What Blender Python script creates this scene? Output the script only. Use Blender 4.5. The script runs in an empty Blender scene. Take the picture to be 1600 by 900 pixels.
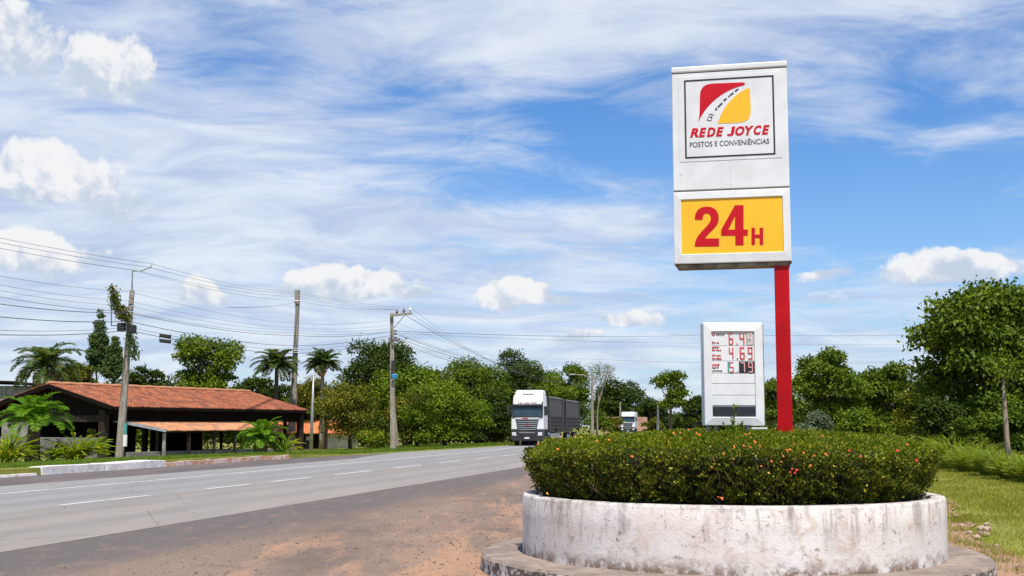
import bpy, math, random
import numpy as np
from mathutils import Vector, Matrix
rng = np.random.default_rng(7)
random.seed(7)
D = bpy.data
SC = bpy.context.scene
C = SC.collection

# ------------------------------------------------------------------ camera
F = 1900.0; EYE = 1.6; PITCH = math.atan(215/1900)
cam_d = D.cameras.new('camera'); cam = D.objects.new('camera', cam_d); C.objects.link(cam)
cam.location = (0, 0, EYE); cam.rotation_euler = (math.pi/2 + PITCH, 0, 0)
cam_d.sensor_width = 36; cam_d.lens = 36*F/1600; cam_d.clip_end = 5000; cam_d.clip_start = .1
SC.camera = cam
SC.view_settings.view_transform = 'Standard'; SC.view_settings.look = 'None'
SC.view_settings.gamma = 1; SC.view_settings.exposure = 0.42; SC.view_settings.use_curve_mapping = False
SUN_EL = math.radians(65); SUN_AZ = math.radians(168)      # azimuth from +Y (away from camera) clockwise
sd = Vector((math.sin(SUN_AZ)*math.cos(SUN_EL), math.cos(SUN_AZ)*math.cos(SUN_EL), math.sin(SUN_EL)))
sl = D.lights.new('sun', 'SUN'); sl.energy = 4.7; sl.angle = math.radians(.55); sl.color = (1, .95, .88)
so = D.objects.new('sun', sl); C.objects.link(so)
so.rotation_euler = sd.to_track_quat('Z', 'Y').to_euler(); so.location = (0, 0, 60)

def ray(px, py):
    x = (px-800)/F; y = -(py-450)/F
    c, s = math.cos(PITCH), math.sin(PITCH)
    return Vector((x, c - y*s, s + y*c))
def P(px, py, Y):
    r = ray(px, py); t = Y/r.y
    return Vector((r.x*t, Y, EYE + r.z*t))
def XatY(px, Y):                      # X at ground-ish level
    return P(px, 690, Y).x

# ------------------------------------------------------------------ world
W = D.worlds.new('World'); SC.world = W; W.use_nodes = True
nt = W.node_tree; nt.nodes.clear()
class G:
    def __init__(s, nt): s.nt = nt
    def n(s, t, **k):
        o = s.nt.nodes.new(t)
        for a, b in k.items(): setattr(o, a, b)
        return o
    def l(s, a, b): s.nt.links.new(a, b)
    def m(s, op, a, b=None, c=None, clamp=False):
        o = s.n('ShaderNodeMath', operation=op, use_clamp=clamp)
        for i, v in enumerate((a, b, c)):
            if v is None: continue
            if isinstance(v, (int, float)): o.inputs[i].default_value = v
            else: s.l(v, o.inputs[i])
        return o.outputs[0]
    def mr(s, v, a, b, c=0., d=1., smooth=True):
        o = s.n('ShaderNodeMapRange', interpolation_type='SMOOTHSTEP' if smooth else 'LINEAR')
        s.l(v, o.inputs[0])
        for i, q in enumerate((a, b, c, d)): o.inputs[i+1].default_value = q
        return o.outputs[0]
    def mix(s, f, a, b, bt='MIX'):
        o = s.n('ShaderNodeMix', data_type='RGBA', blend_type=bt)
        for i, v in ((0, f), (6, a), (7, b)):
            if isinstance(v, (int, float)): o.inputs[i].default_value = v
            elif isinstance(v, tuple): o.inputs[i].default_value = (*v, 1)
            else: s.l(v, o.inputs[i])
        return o.outputs[2]
    def comb(s, a, b, c=0.):
        o = s.n('ShaderNodeCombineXYZ')
        for i, v in enumerate((a, b, c)):
            if isinstance(v, (int, float)): o.inputs[i].default_value = v
            else: s.l(v, o.inputs[i])
        return o.outputs[0]
    def noise(s, vec, scale, detail=4, rough=.5, dist=0., col=False):
        o = s.n('ShaderNodeTexNoise'); 
        if vec is not None: s.l(vec, o.inputs['Vector'])
        o.inputs['Scale'].default_value = scale; o.inputs['Detail'].default_value = detail
        o.inputs['Roughness'].default_value = rough; o.inputs['Distortion'].default_value = dist
        return o.outputs[1 if col else 0]
g = G(nt)
sky = g.n('ShaderNodeTexSky', sky_type='NISHITA'); sky.sun_disc = False
sky.sun_elevation = SUN_EL; sky.sun_rotation = SUN_AZ; sky.air_density = 1.0; sky.dust_density = .25; sky.ozone_density = 2.2
tc = g.n('ShaderNodeTexCoord'); dv = tc.outputs['Generated']
sx = g.n('ShaderNodeSeparateXYZ'); g.l(dv, sx.inputs[0]); dx, dy, dz = sx.outputs
az = g.m('ARCTAN2', dx, dy); el = g.m('ARCSINE', dz)
def azel(px, py):
    r = ray(px, py).normalized(); return math.atan2(r.x, r.y), math.asin(r.z)
# wispy high cloud on a plane overhead
zz = g.m('ADD', g.m('MAXIMUM', dz, 0.), .16)
hx = g.m('DIVIDE', dx, zz); hy = g.m('DIVIDE', dy, zz)
hv = g.comb(hx, hy)
warp = g.noise(hv, 1.1, 3, .55, col=True)
vm = g.n('ShaderNodeVectorMath', operation='MULTIPLY_ADD'); g.l(warp, vm.inputs[0]); vm.inputs[1].default_value = (.7, .5, 0); g.l(hv, vm.inputs[2])
mp = g.n('ShaderNodeMapping'); g.l(vm.outputs[0], mp.inputs[0]); mp.inputs['Rotation'].default_value = (0, 0, math.radians(20)); mp.inputs['Scale'].default_value = (1.0, 1.9, 1); mp.inputs['Location'].default_value = (3.3, 1.2, 0)
n1 = g.noise(mp.outputs[0], 1.15, 10, .62, .35)
mp2 = g.n('ShaderNodeMapping'); g.l(vm.outputs[0], mp2.inputs[0]); mp2.inputs['Rotation'].default_value = (0, 0, math.radians(-22)); mp2.inputs['Scale'].default_value = (2.4, 3.8, 1); mp2.inputs['Location'].default_value = (9.1, 4.4, 0)
n2 = g.noise(mp2.outputs[0], 1.6, 9, .66, .6)
cir = g.m('ADD', g.m('MULTIPLY', n1, .60), g.m('MULTIPLY', n2, .42))
def blob(px, py, rx, ry, amp, rot=0.):
    a0, e0 = azel(px, py)
    u = g.m('MULTIPLY', g.m('SUBTRACT', az, a0), 1950/rx); v = g.m('MULTIPLY', g.m('SUBTRACT', el, e0), 1950/ry)
    if rot:
        cr, sr = math.cos(rot), math.sin(rot)
        # rotate in pixel-ish space (aspect kept by the radii)
        u, v = g.m('ADD', u, g.m('MULTIPLY', v, sr*ry/rx)), g.m('SUBTRACT', v, g.m('MULTIPLY', u, sr*rx/ry))
    r2 = g.m('ADD', g.m('MULTIPLY', u, u), g.m('MULTIPLY', v, v))
    e = g.m('EXPONENT', g.m('MULTIPLY', r2, -1.))
    return g.m('MULTIPLY', e, amp)
cov = None
for b in [(150, 270, 560, 220, .25), (1350, 300, 330, 95, -.22), (930, 200, 160, 60, -.17), (620, 150, 130, 45, -.10), (1290, 560, 900, 110, .02),
          (850, 300, 120, 25, -.10), (1100, 10, 600, 90, .17), (700, 540, 1000, 150, .10), (400, 60, 120, 50, -.06), (1440, 400, 130, 30, -.10), (990, 350, 160, 22, .10),
          (760, 345, 300, 30, .08), (1340, 185, 70, 30, .12), (1460, 225, 90, 22, .12), (660, 60, 260, 40, .06), (1450, 20, 150, 25, -.06), (1300, 650, 300, 60, -.02)]:
    q = blob(*b); cov = q if cov is None else g.m('ADD', cov, q)
cirm = g.mr(g.m('ADD', cir, cov), .40, .70)
cirm = g.m('MULTIPLY', cirm, .90)
# cumulus
ev = g.comb(az, el)
wn = g.noise(ev, 34, 5, .55, col=True)
sw = g.n('ShaderNodeSeparateXYZ'); g.l(wn, sw.inputs[0])
wn2 = g.noise(ev, 9, 3, .5, col=True)
sw2 = g.n('ShaderNodeSeparateXYZ'); g.l(wn2, sw2.inputs[0])
azw = g.m('ADD', az, g.m('MULTIPLY', g.m('SUBTRACT', sw.outputs[0], .5), .028))
azw = g.m('ADD', azw, g.m('MULTIPLY', g.m('SUBTRACT', sw2.outputs[0], .5), .05))
elw = g.m('ADD', el, g.m('MULTIPLY', g.m('SUBTRACT', sw.outputs[1], .5), .020))
elw = g.m('ADD', elw, g.m('MULTIPLY', g.m('SUBTRACT', sw2.outputs[1], .5), .016))
M = None; S = None
for (px, py, rx, ry, br) in [(165, 110, 80, 56, .8), (22, 75, 72, 64, .62), (72, 275, 108, 56, 1), (62, 398, 96, 40, .85), (305, 458, 44, 24, .9),
        (545, 447, 112, 30, .9), (640, 462, 45, 14, .7), (808, 464, 76, 26, .95), (985, 500, 62, 15, .8), (1490, 425, 118, 28, .75), (1290, 434, 60, 14, .5),
        (190, 330, 100, 24, .25), (480, 386, 60, 9, .1), (905, 524, 50, 9, .5), (1560, 490, 80, 14, .2), (1290, 470, 50, 10, .2), (870, 470, 40, 10, .6), (605, 361, 22, 8, .1)]:
    a0, e0 = azel(px, py)
    u = g.m('MULTIPLY', g.m('SUBTRACT', azw, a0), 1950/rx/1.14); v = g.m('MULTIPLY', g.m('SUBTRACT', elw, e0 - ry/1950*.35), 1950/ry/1.2)
    vn = g.m('MULTIPLY', g.m('MINIMUM', v, 0.), 2.3); vp = g.m('MULTIPLY', g.m('MAXIMUM', v, 0.), .78)
    r2 = g.m('ADD', g.m('MULTIPLY', u, u), g.m('ADD', g.m('MULTIPLY', vn, vn), g.m('MULTIPLY', vp, vp)))
    mi = g.m('SUBTRACT', 1., g.m('SQRT', r2))
    si = g.m('ADD', g.m('MULTIPLY', v, .60), br - .62)
    if M is None: M, S = mi, si
    else:
        gt = g.m('GREATER_THAN', mi, M)
        S = g.m('ADD', g.m('MULTIPLY', gt, g.m('SUBTRACT', si, S)), S)
        M = g.m('MAXIMUM', M, mi)
fb = g.noise(ev, 27, 8, .60, .2)
fo = g.n('ShaderNodeVectorMath', operation='ADD'); g.l(ev, fo.inputs[0]); fo.inputs[1].default_value = (.004, .012, 0)
fb2 = g.noise(fo.outputs[0], 27, 8, .60, .2)
cw = g.mr(S, -.4, .55, 1.2, .17)
cum = g.m('DIVIDE', g.m('ADD', M, g.m('SUBTRACT', g.m('MULTIPLY', g.m('SUBTRACT', fb, .5), 1.1), .03)), cw, clamp=True)
cum = g.mr(cum, 0., 1.)
edge = g.mr(S, -.8, .1, .35, .96)
cum = g.m('MULTIPLY', cum, edge)
shade = g.m('ADD', S, g.m('MULTIPLY', g.m('SUBTRACT', fb, fb2), 3.8))
cumc = g.mix(g.mr(shade, -.10, .80), (5.0, 5.7, 6.9), (8.0, 8.05, 8.15))
cirn = g.mr(g.noise(mp2.outputs[0], 1.1, 8, .62, .4), .3, .7)
circ = g.mix(cirn, (4.4, 5.3, 7.1), (7.3, 7.7, 8.4))
hs = g.n('ShaderNodeHueSaturation'); g.l(sky.outputs[0], hs.inputs['Color']); hs.inputs['Saturation'].default_value = 1.28; hs.inputs['Value'].default_value = 1.0
skc = g.mix(1., hs.outputs[0], (1.0, 1.1, 1.3), 'MULTIPLY')
hz = g.mr(el, .02, .26, .36, 0.)
skc = g.mix(hz, skc, (2.9, 4.7, 7.3))
c = g.mix(cirm, skc, circ)
c = g.mix(cum, c, cumc)
bg = g.n('ShaderNodeBackground'); g.l(c, bg.inputs[0]); bg.inputs[1].default_value = .085
wo = g.n('ShaderNodeOutputWorld'); g.l(bg.outputs[0], wo.inputs[0])
W.cycles.sampling_method = 'MANUAL'; W.cycles.sample_map_resolution = 512

# ------------------------------------------------------------------ materials
MT = {}
def pm(name, c1, c2=None, scale=4., rough=.7, metal=0., bump=0., bscale=None, spec=.5, stretch=None, detail=6, lo=.35, hi=.65, spots=None):
    m = D.materials.new(name); m.use_nodes = True; g = G(m.node_tree)
    b = m.node_tree.nodes['Principled BSDF']
    b.inputs['Roughness'].default_value = rough; b.inputs['Metallic'].default_value = metal; b.inputs['Specular IOR Level'].default_value = spec
    tc = g.n('ShaderNodeTexCoord'); v = tc.outputs['Object']
    if stretch:
        mp = g.n('ShaderNodeMapping'); g.l(v, mp.inputs[0]); mp.inputs['Scale'].default_value = stretch; v = mp.outputs[0]
    if c2 is None: c2 = tuple(x*.8 for x in c1)
    n = g.noise(v, scale, detail, .6)
    col = g.mix(g.mr(n, lo, hi), c1, c2)
    if spots:
        (c3, sc3, a, bb) = spots
        n3 = g.noise(v, sc3, 8, .65, .3); col = g.mix(g.mr(n3, a, bb), col, c3)
    g.l(col, b.inputs['Base Color'])
    if bump:
        nb = g.noise(v, bscale or scale*4, 6, .6)
        bp = g.n('ShaderNodeBump'); bp.inputs['Strength'].default_value = bump; bp.inputs['Distance'].default_value = .02
        g.l(nb, bp.inputs['Height']); g.l(bp.outputs[0], b.inputs['Normal'])
    MT[name] = m; return m
def leafmat(name, c1, c2, c3=None, trans=.35, nscale=.5, rough=.55, spec=.16):
    m = D.materials.new(name); m.use_nodes = True; nt = m.node_tree; g = G(nt)
    b = nt.nodes['Principled BSDF']; out = nt.nodes['Material Output']
    at = g.n('ShaderNodeAttribute', attribute_name='v'); v = at.outputs['Fac']
    geo = g.n('ShaderNodeNewGeometry')
    n = g.noise(geo.outputs['Position'], nscale, 3, .5)
    f = g.m('ADD', g.m('MULTIPLY', v, .6), g.m('MULTIPLY', g.mr(n, .3, .7), .4))
    col = g.mix(f, c1, c2)
    if c3: col = g.mix(g.mr(v, .86, .95), col, c3)
    g.l(col, b.inputs['Base Color']); b.inputs['Roughness'].default_value = rough; b.inputs['Specular IOR Level'].default_value = spec
    t = g.n('ShaderNodeBsdfTranslucent')
    tcx = g.mix(1., col, (1.25, 1.35, .55), 'MULTIPLY'); g.l(tcx, t.inputs[0])
    mx = g.n('ShaderNodeMixShader'); mx.inputs[0].default_value = trans
    g.l(b.outputs[0], mx.inputs[1]); g.l(t.outputs[0], mx.inputs[2]); g.l(mx.outputs[0], out.inputs[0])
    MT[name] = m; return m

pm('white_panel', (.74, .74, .73), (.66, .66, .65), 3, .4, spots=((.45, .42, .36), 5, .70, .80))
pm('grey_edge', (.36, .355, .35), (.4, .39, .37), 5, .5)
pm('panel_joint', (.16, .15, .14), rough=.8)
pm('brown_mottle', (.32, .27, .2), (.12, .09, .07), 6, .85, bump=.2)  # mottled brown tone for the sign underside and price board side
pm('sign_yellow', (.90, .50, .015), (.86, .46, .012), 2, .38)
pm('sign_red', (.56, .010, .018), (.50, .008, .015), 2, .4, spec=.2)
pm('sign_black', (.02, .022, .028), rough=.4)
pm('sign_grey_text', (.10, .10, .11), rough=.5)
pm('pole_red', (.50, .004, .008), (.38, .003, .006), 3, .4, spec=.2, spots=((.3, .08, .03), 9, .66, .75))
pm('concrete_pole', (.34, .29, .24), (.21, .17, .14), 3, .9, bump=.3, stretch=(4, 4, .6))
pm('steel', (.42, .43, .44), (.3, .3, .3), 8, .45, .6)
pm('insulator', (.12, .08, .07), rough=.3)
pm('porcelain', (.75, .74, .72), rough=.3)
pm('black_rubber', (.018, .018, .02), (.03, .028, .026), 6, .8)
pm('wire', (.10, .11, .125), rough=.6)
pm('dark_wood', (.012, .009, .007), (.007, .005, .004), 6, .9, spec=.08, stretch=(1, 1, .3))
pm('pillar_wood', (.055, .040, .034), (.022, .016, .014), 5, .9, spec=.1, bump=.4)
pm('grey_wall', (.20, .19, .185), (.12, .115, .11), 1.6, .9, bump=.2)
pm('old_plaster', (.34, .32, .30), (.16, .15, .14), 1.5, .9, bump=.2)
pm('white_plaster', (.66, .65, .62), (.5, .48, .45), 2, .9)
pm('interior_shade', (.016, .014, .012), (.01, .008, .008), 2, .9, spec=.05)  # near-black colour stands in for indoor shade, on rear wall and house front
pm('floor_concrete', (.07, .06, .055), (.04, .035, .035), 2, .9)
pm('teal_paint', (.08, .32, .30), rough=.6)
pm('pale_wood', (.34, .24, .14), (.22, .15, .09), 4, .8)
pm('tin_sheet', (.42, .43, .45), (.3, .3, .31), 4, .5, .3)
pm('bark', (.16, .12, .09), (.07, .05, .04), 5, .95, bump=.6, stretch=(3, 3, .5))
pm('pale_bark', (.36, .29, .22), (.20, .15, .11), 5, .95, bump=.6, stretch=(3, 3, .5))
pm('palm_bark', (.17, .12, .08), (.07, .045, .03), 6, .95, bump=.6, stretch=(1, 1, 6))
pm('truck_white', (.80, .80, .80), (.70, .69, .67), 1.2, .3, spots=((.45, .38, .31), 1.6, .62, .80))
pm('truck_black', (.022, .022, .024), (.035, .034, .033), 3, .45)
pm('tarp', (.085, .076, .070), (.058, .052, .049), 1.5, .75, bump=.25, bscale=3)
pm('tarp_dark', (.045, .042, .040), (.028, .026, .025), 3, .7)
pm('chrome', (.62, .63, .64), rough=.22, metal=.9)
pm('tyre', (.02, .02, .02), (.035, .03, .027), 5, .85)
pm('rim_metal', (.5, .5, .5), (.3, .3, .3), 6, .4, .7)
pm('lamp_glass', (.75, .77, .78), rough=.12)
pm('windscreen', (.018, .035, .04), (.03, .06, .065), 1.2, .06, spec=.8)
pm('mark_red', (.40, .03, .02), rough=.5)
pm('mark_dark', (.06, .05, .05), rough=.5)
pm('stone_pink', (.52, .36, .30), (.36, .22, .17), 6, .95, bump=.5)
pm('pebble', (.18, .12, .09), (.07, .05, .04), 30, .95)
pm('soil', (.06, .035, .022), (.03, .02, .014), 8, 1)
pm('twig', (.34, .24, .15), (.10, .06, .04), 12, .9)
pm('dry_frond', (.42, .27, .12), (.30, .19, .09), 3, .8)
pm('blue_tag', (.03, .22, .45), rough=.5)
pm('red_earth', (.38, .20, .14), (.26, .13, .09), .3, .95)
for nm, c_ in (('flower_orange', (.85, .20, .02)), ('flower_red', (.72, .03, .02)), ('flower_yellow', (.80, .42, .02))): pm(nm, c_, rough=.5)
leafmat('leaf_hedge_shaded', (.016, .034, .003), (.130, .155, .008), (.40, .38, .03), .2, 3.0)  # darker copy: shade on the hedge flank put into the leaf colour
leafmat('leaf_hedge_lit', (.045, .090, .004), (.235, .275, .012), (.34, .24, .03), .30, 3.0)  # lighter copy of the hedge leaf, painting in the sunlit top
leafmat('leaf_bright', (.026, .068, .003), (.21, .275, .009), None, .24)
leafmat('leaf_mid', (.020, .052, .003), (.160, .215, .009), None, .22)
leafmat('leaf_dark', (.012, .032, .003), (.075, .108, .008), None, .2)
leafmat('leaf_olive', (.036, .052, .004), (.175, .180, .010), (.35, .28, .02), .24)
leafmat('leaf_greyish', (.100, .130, .080), (.17, .20, .12), None, .3)
leafmat('leaf_conifer', (.038, .080, .018), (.12, .17, .045), None, .25)
leafmat('leaf_palm', (.045, .095, .020), (.110, .160, .040), (.30, .24, .06), .35)
leafmat('leaf_lime', (.12, .20, .012), (.30, .33, .025), (.45, .36, .03), .4)
leafmat('leaf_cycad', (.06, .16, .010), (.19, .33, .020), None, .35)
leafmat('grass_blade', (.150, .180, .014), (.330, .318, .035), (.46, .36, .12), .35, .8, .7, .2)
leafmat('grass_verge', (.075, .150, .012), (.17, .25, .022), (.30, .26, .06), .35, .8, .7, .2)
leafmat('tall_grass', (.13, .20, .02), (.27, .30, .035), (.36, .30, .09), .4, .8, .6, .2)

def attr_mat(name, build, rough=.9):
    m = D.materials.new(name); m.use_nodes = True; g = G(m.node_tree); b = m.node_tree.nodes['Principled BSDF']
    b.inputs['Roughness'].default_value = rough; b.inputs['Specular IOR Level'].default_value = .25
    geo = g.n('ShaderNodeNewGeometry'); build(g, b, geo.outputs['Position'])
    MT[name] = m; return m
def bump(g, b, h, s=.4, d=.02):
    bp = g.n('ShaderNodeBump'); bp.inputs['Strength'].default_value = s; bp.inputs['Distance'].default_value = d
    g.l(h, bp.inputs['Height']); g.l(bp.outputs[0], b.inputs['Normal'])
def along(g, pos, sc):
    mp = g.n('ShaderNodeMapping'); mp.vector_type = 'POINT'; g.l(pos, mp.inputs[0])
    mp.inputs['Rotation'].default_value = (0, 0, math.atan(.216)); mp.inputs['Scale'].default_value = sc; return mp.outputs[0]
def f_road(g, b, pos):
    at = g.n('ShaderNodeAttribute', attribute_name='off').outputs['Fac']
    base = g.mix(g.mr(at, -.35, .35), (.232, .230, .222), (.255, .224, .192))
    tr = None
    for c0 in (-2.7, -1.0, 1.3, 3.0):
        d = g.m('ABSOLUTE', g.m('SUBTRACT', at, c0)); q = g.mr(d, .1, .55, 1, 0); tr = q if tr is None else g.m('MAXIMUM', tr, q)
    base = g.mix(g.m('MULTIPLY', tr, .38), base, (.14, .135, .13))
    base = g.mix(g.mr(g.m('ABSOLUTE', g.m('SUBTRACT', at, .45)), .05, .5, .35, 0), base, (.13, .115, .11))
    n = g.noise(along(g, pos, (1, .12, 1)), 1.2, 6, .6)
    base = g.mix(g.mr(n, .35, .7, 0, .5), base, (.17, .155, .14))
    fine = g.noise(pos, 22, 3, .7)
    base = g.mix(g.mr(fine, .3, .7, 0, .30), base, (.34, .32, .29))
    f2 = g.noise(pos, 120, 2, .5); base = g.mix(g.mr(f2, .5, .7, 0, .5), base, (.10, .095, .09))
    ck = g.n('ShaderNodeTexVoronoi', feature='DISTANCE_TO_EDGE'); g.l(along(g, pos, (1, .45, 1)), ck.inputs['Vector']); ck.inputs['Scale'].default_value = .55
    wn = g.noise(pos, 3, 4, .6)
    crack = g.mr(g.m('ADD', ck.outputs['Distance'], g.m('MULTIPLY', wn, .03)), .014, .022, .5, 0)
    base = g.mix(crack, base, (.07, .065, .06))
    g.l(base, b.inputs['Base Color']); bump(g, b, f2, .4, .006)
attr_mat('asphalt_light', f_road)
def f_dark(g, b, pos):
    n = g.noise(along(g, pos, (1, .15, 1)), .9, 7, .62)
    base = g.mix(g.mr(n, .35, .65), (.085, .075, .072), (.13, .105, .095))
    f2 = g.noise(pos, 40, 3, .6); base = g.mix(g.mr(f2, .45, .75, 0, .4), base, (.2, .15, .12))
    g.l(base, b.inputs['Base Color']); bump(g, b, f2, .4, .008)
attr_mat('asphalt_dark', f_dark)
def f_apron(g, b, pos):
    at = g.n('ShaderNodeAttribute', attribute_name='dirt').outputs['Fac']
    n0 = g.noise(along(g, pos, (1, .3, 1)), .55, 5, .6)
    asph = g.mix(g.mr(n0, .35, .65), (.150, .110, .088), (.240, .170, .125)); asph = g.mix(g.mr(at, .0, .12, .75, 0), asph, (.10, .095, .092))
    n = g.noise(along(g, pos, (1.0, .20, 1)), 1.25, 10, .68, .5)
    f = g.mr(g.m('ADD', n, g.m('MULTIPLY', at, .38)), .575, .79)
    dn = g.noise(pos, 5, 6, .6)
    dirt = g.mix(dn, (.47, .275, .155), (.34, .19, .11))
    base = g.mix(g.m('MULTIPLY', f, .9), asph, dirt)
    n2 = g.noise(along(g, pos, (1.0, .4, 1)), 3.3, 6, .6); base = g.mix(g.mr(n2, .52, .70, 0, .45), base, (.30, .19, .14))
    gr = g.noise(pos, 55, 3, .65); base = g.mix(g.mr(gr, .50, .66, 0, .7), base, (.07, .055, .045)); g3 = g.noise(pos, 14, 6, .7); base = g.mix(g.mr(g3, .50, .64, 0, .5), base, (.09, .068, .055))
    st = g.noise(pos, .8, 4, .5, .8); base = g.mix(g.mr(st, .60, .72, 0, .35), base, (.07, .06, .055)); gr2 = g.noise(pos, 31, 3, .65); base = g.mix(g.mr(gr2, .60, .72, 0, .5), base, (.42, .33, .27))
    g.l(base, b.inputs['Base Color'])
    h = g.m('ADD', g.m('MULTIPLY', gr, .5), g.m('MULTIPLY', n, 1.2)); bump(g, b, h, .5, .03)
attr_mat('forecourt', f_apron)
def f_ground(g, b, pos):
    n = g.noise(pos, .45, 7, .62); n2 = g.noise(pos, 3.1, 6, .6)
    base = g.mix(g.mr(n, .35, .65), (.17, .195, .022), (.28, .27, .045))
    base = g.mix(g.mr(n2, .50, .72, 0, .6), base, (.30, .24, .10))
    f = g.noise(pos, 40, 3, .6); base = g.mix(g.mr(f, .4, .7, 0, .5), base, (.05, .08, .015))
    g.l(base, b.inputs['Base Color']); bump(g, b, f, .6, .03)
attr_mat('grass_ground', f_ground)
def f_paint(g, b, pos):
    n = g.noise(pos, 9, 7, .7); n2 = g.noise(pos, 1.3, 4, .6); base = g.mix(g.mr(g.m('ADD', g.m('MULTIPLY', n, .7), g.m('MULTIPLY', n2, .3)), .46, .62), (.62, .61, .58), (.25, .24, .225))
    g.l(base, b.inputs['Base Color'])
attr_mat('worn_paint', f_paint)
def f_planter(g, b, pos):
    at = g.n('ShaderNodeAttribute', attribute_name='h').outputs['Fac']    # 0 bottom, 1 top
    big = g.noise(pos, 1.6, 5, .6)
    base = g.mix(g.mr(big, .3, .7), (.74, .715, .68), (.66, .595, .53))
    w = g.noise(pos, 4.2, 7, .62, .8)
    base = g.mix(g.mr(w, .50, .70, 0, .65), base, (.50, .39, .30))
    # vertical streaks under the rim
    mp = g.n('ShaderNodeMapping'); g.l(pos, mp.inputs[0]); mp.inputs['Scale'].default_value = (8, 8, 1.1)
    s = g.noise(mp.outputs[0], 1.0, 7, .68)
    base = g.mix(g.m('MULTIPLY', g.mr(s, .47, .66), g.mr(at, .15, 1.0, .05, .8)), base, (.22, .19, .17))
    k = g.noise(pos, 16, 10, .74, .9); kb = g.noise(pos, 2.6, 3, .5)
    base = g.mix(g.m('MULTIPLY', g.mr(k, .555, .62), g.mr(kb, .40, .60, 0, .8)), base, (.17, .12, .10))
    gp = g.noise(pos, 3.3, 8, .68, .4); base = g.mix(g.mr(gp, .56, .68, 0, .55), base, (.30, .27, .26))
    k2 = g.noise(pos, 30, 5, .7); base = g.mix(g.mr(k2, .68, .73, 0, .8), base, (.15, .09, .06))
    lowd = g.noise(pos, 7, 6, .7)
    base = g.mix(g.m('MULTIPLY', g.mr(at, .0, .28, 1, 0), g.mr(lowd, .40, .58)), base, (.22, .15, .11))
    base = g.mix(g.m('MULTIPLY', g.mr(at, .90, 1.0, 0, 1), g.mr(lowd, .42, .66, .1, .8)), base, (.18, .15, .13))
    g.l(base, b.inputs['Base Color']); bump(g, b, g.m('ADD', k, g.m('MULTIPLY', w, 1.)), .5, .015)
attr_mat('planter_plaster', f_planter)
def f_step(g, b, pos):
    n = g.noise(pos, 2.2, 7, .62, .5); base = g.mix(g.mr(n, .35, .65), (.30, .235, .19), (.185, .145, .12))
    k = g.noise(pos, 9, 8, .7, .5); base = g.mix(g.mr(k, .54, .66, 0, .8), base, (.10, .075, .06))
    geo = g.n('ShaderNodeNewGeometry'); sp = g.n('ShaderNodeSeparateXYZ'); g.l(geo.outputs['Normal'], sp.inputs[0])
    side = g.mr(sp.outputs[2], .3, .6, 1, 0)
    w = g.noise(pos, 8, 8, .7, .4); sidec = g.mix(g.mr(w, .47, .58), (.12, .095, .08), (.60, .56, .52))
    base = g.mix(side, base, sidec)
    g.l(base, b.inputs['Base Color']); bump(g, b, k, .5, .012)
attr_mat('step_concrete', f_step)
def f_tiles(g, b, pos, c1=(.36, .125, .055), c2=(.23, .065, .030), c3=(.11, .045, .032)):
    tc = g.n('ShaderNodeTexCoord'); o = tc.outputs['UV']
    vo = g.n('ShaderNodeTexVoronoi'); g.l(o, vo.inputs['Vector']); vo.inputs['Scale'].default_value = 1.
    sp = g.n('ShaderNodeSeparateXYZ'); g.l(vo.outputs['Color'], sp.inputs[0])
    base = g.mix(sp.outputs[0], c1, c2)
    n = g.noise(o, .35, 6, .65); base = g.mix(g.mr(n, .40, .62, 0, .8), base, c3)
    n2 = g.noise(o, 1.7, 3, .6); base = g.mix(g.mr(n2, .55, .7, 0, .4), base, (.46, .20, .09))
    g.l(base, b.inputs['Base Color'])
attr_mat('roof_tiles', f_tiles, .9)
attr_mat('roof_tiles_pale', lambda g, b, p: f_tiles(g, b, p, (.66, .31, .14), (.52, .21, .09), (.25, .15, .11)), .9)
attr_mat('roof_tiles_bright', lambda g, b, p: f_tiles(g, b, p, (.70, .24, .09), (.58, .17, .06), (.45, .14, .06)), .9)
def f_kerb(g, b, pos):
    n = g.noise(pos, 2.5, 7, .65); base = g.mix(g.mr(n, .35, .65), (.72, .69, .67), (.60, .55, .52))
    k = g.noise(pos, 5, 7, .7, .6); base = g.mix(g.mr(k, .57, .66, 0, .8), base, (.28, .17, .12))
    g.l(base, b.inputs['Base Color']); bump(g, b, k, .4, .02)
attr_mat('kerb_white', f_kerb)
def f_brick(g, b, pos):
    n = g.noise(pos, 2.2, 8, .7); base = g.mix(g.mr(n, .42, .58), (.50, .25, .15), (.58, .48, .42))
    k = g.noise(pos, 7, 7, .7, .6); base = g.mix(g.mr(k, .54, .64, 0, .8), base, (.20, .11, .07))
    g.l(base, b.inputs['Base Color']); bump(g, b, k, .5, .03)
attr_mat('kerb_brick', f_brick)

_m = MT['white_panel']; _g = G(_m.node_tree); _b = _m.node_tree.nodes['Principled BSDF']; _l = _b.inputs['Base Color'].links[0].from_socket
_tc = _g.n('ShaderNodeTexCoord'); _mp = _g.n('ShaderNodeMapping'); _g.l(_tc.outputs['Object'], _mp.inputs[0]); _mp.inputs['Scale'].default_value = (14, 14, .8)
_n = _g.noise(_mp.outputs[0], 1., 6, .65); _g.l(_g.mix(_g.mr(_n, .54, .74, 0, .16), _l, (.42, .39, .35)), _b.inputs['Base Color'])
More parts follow.
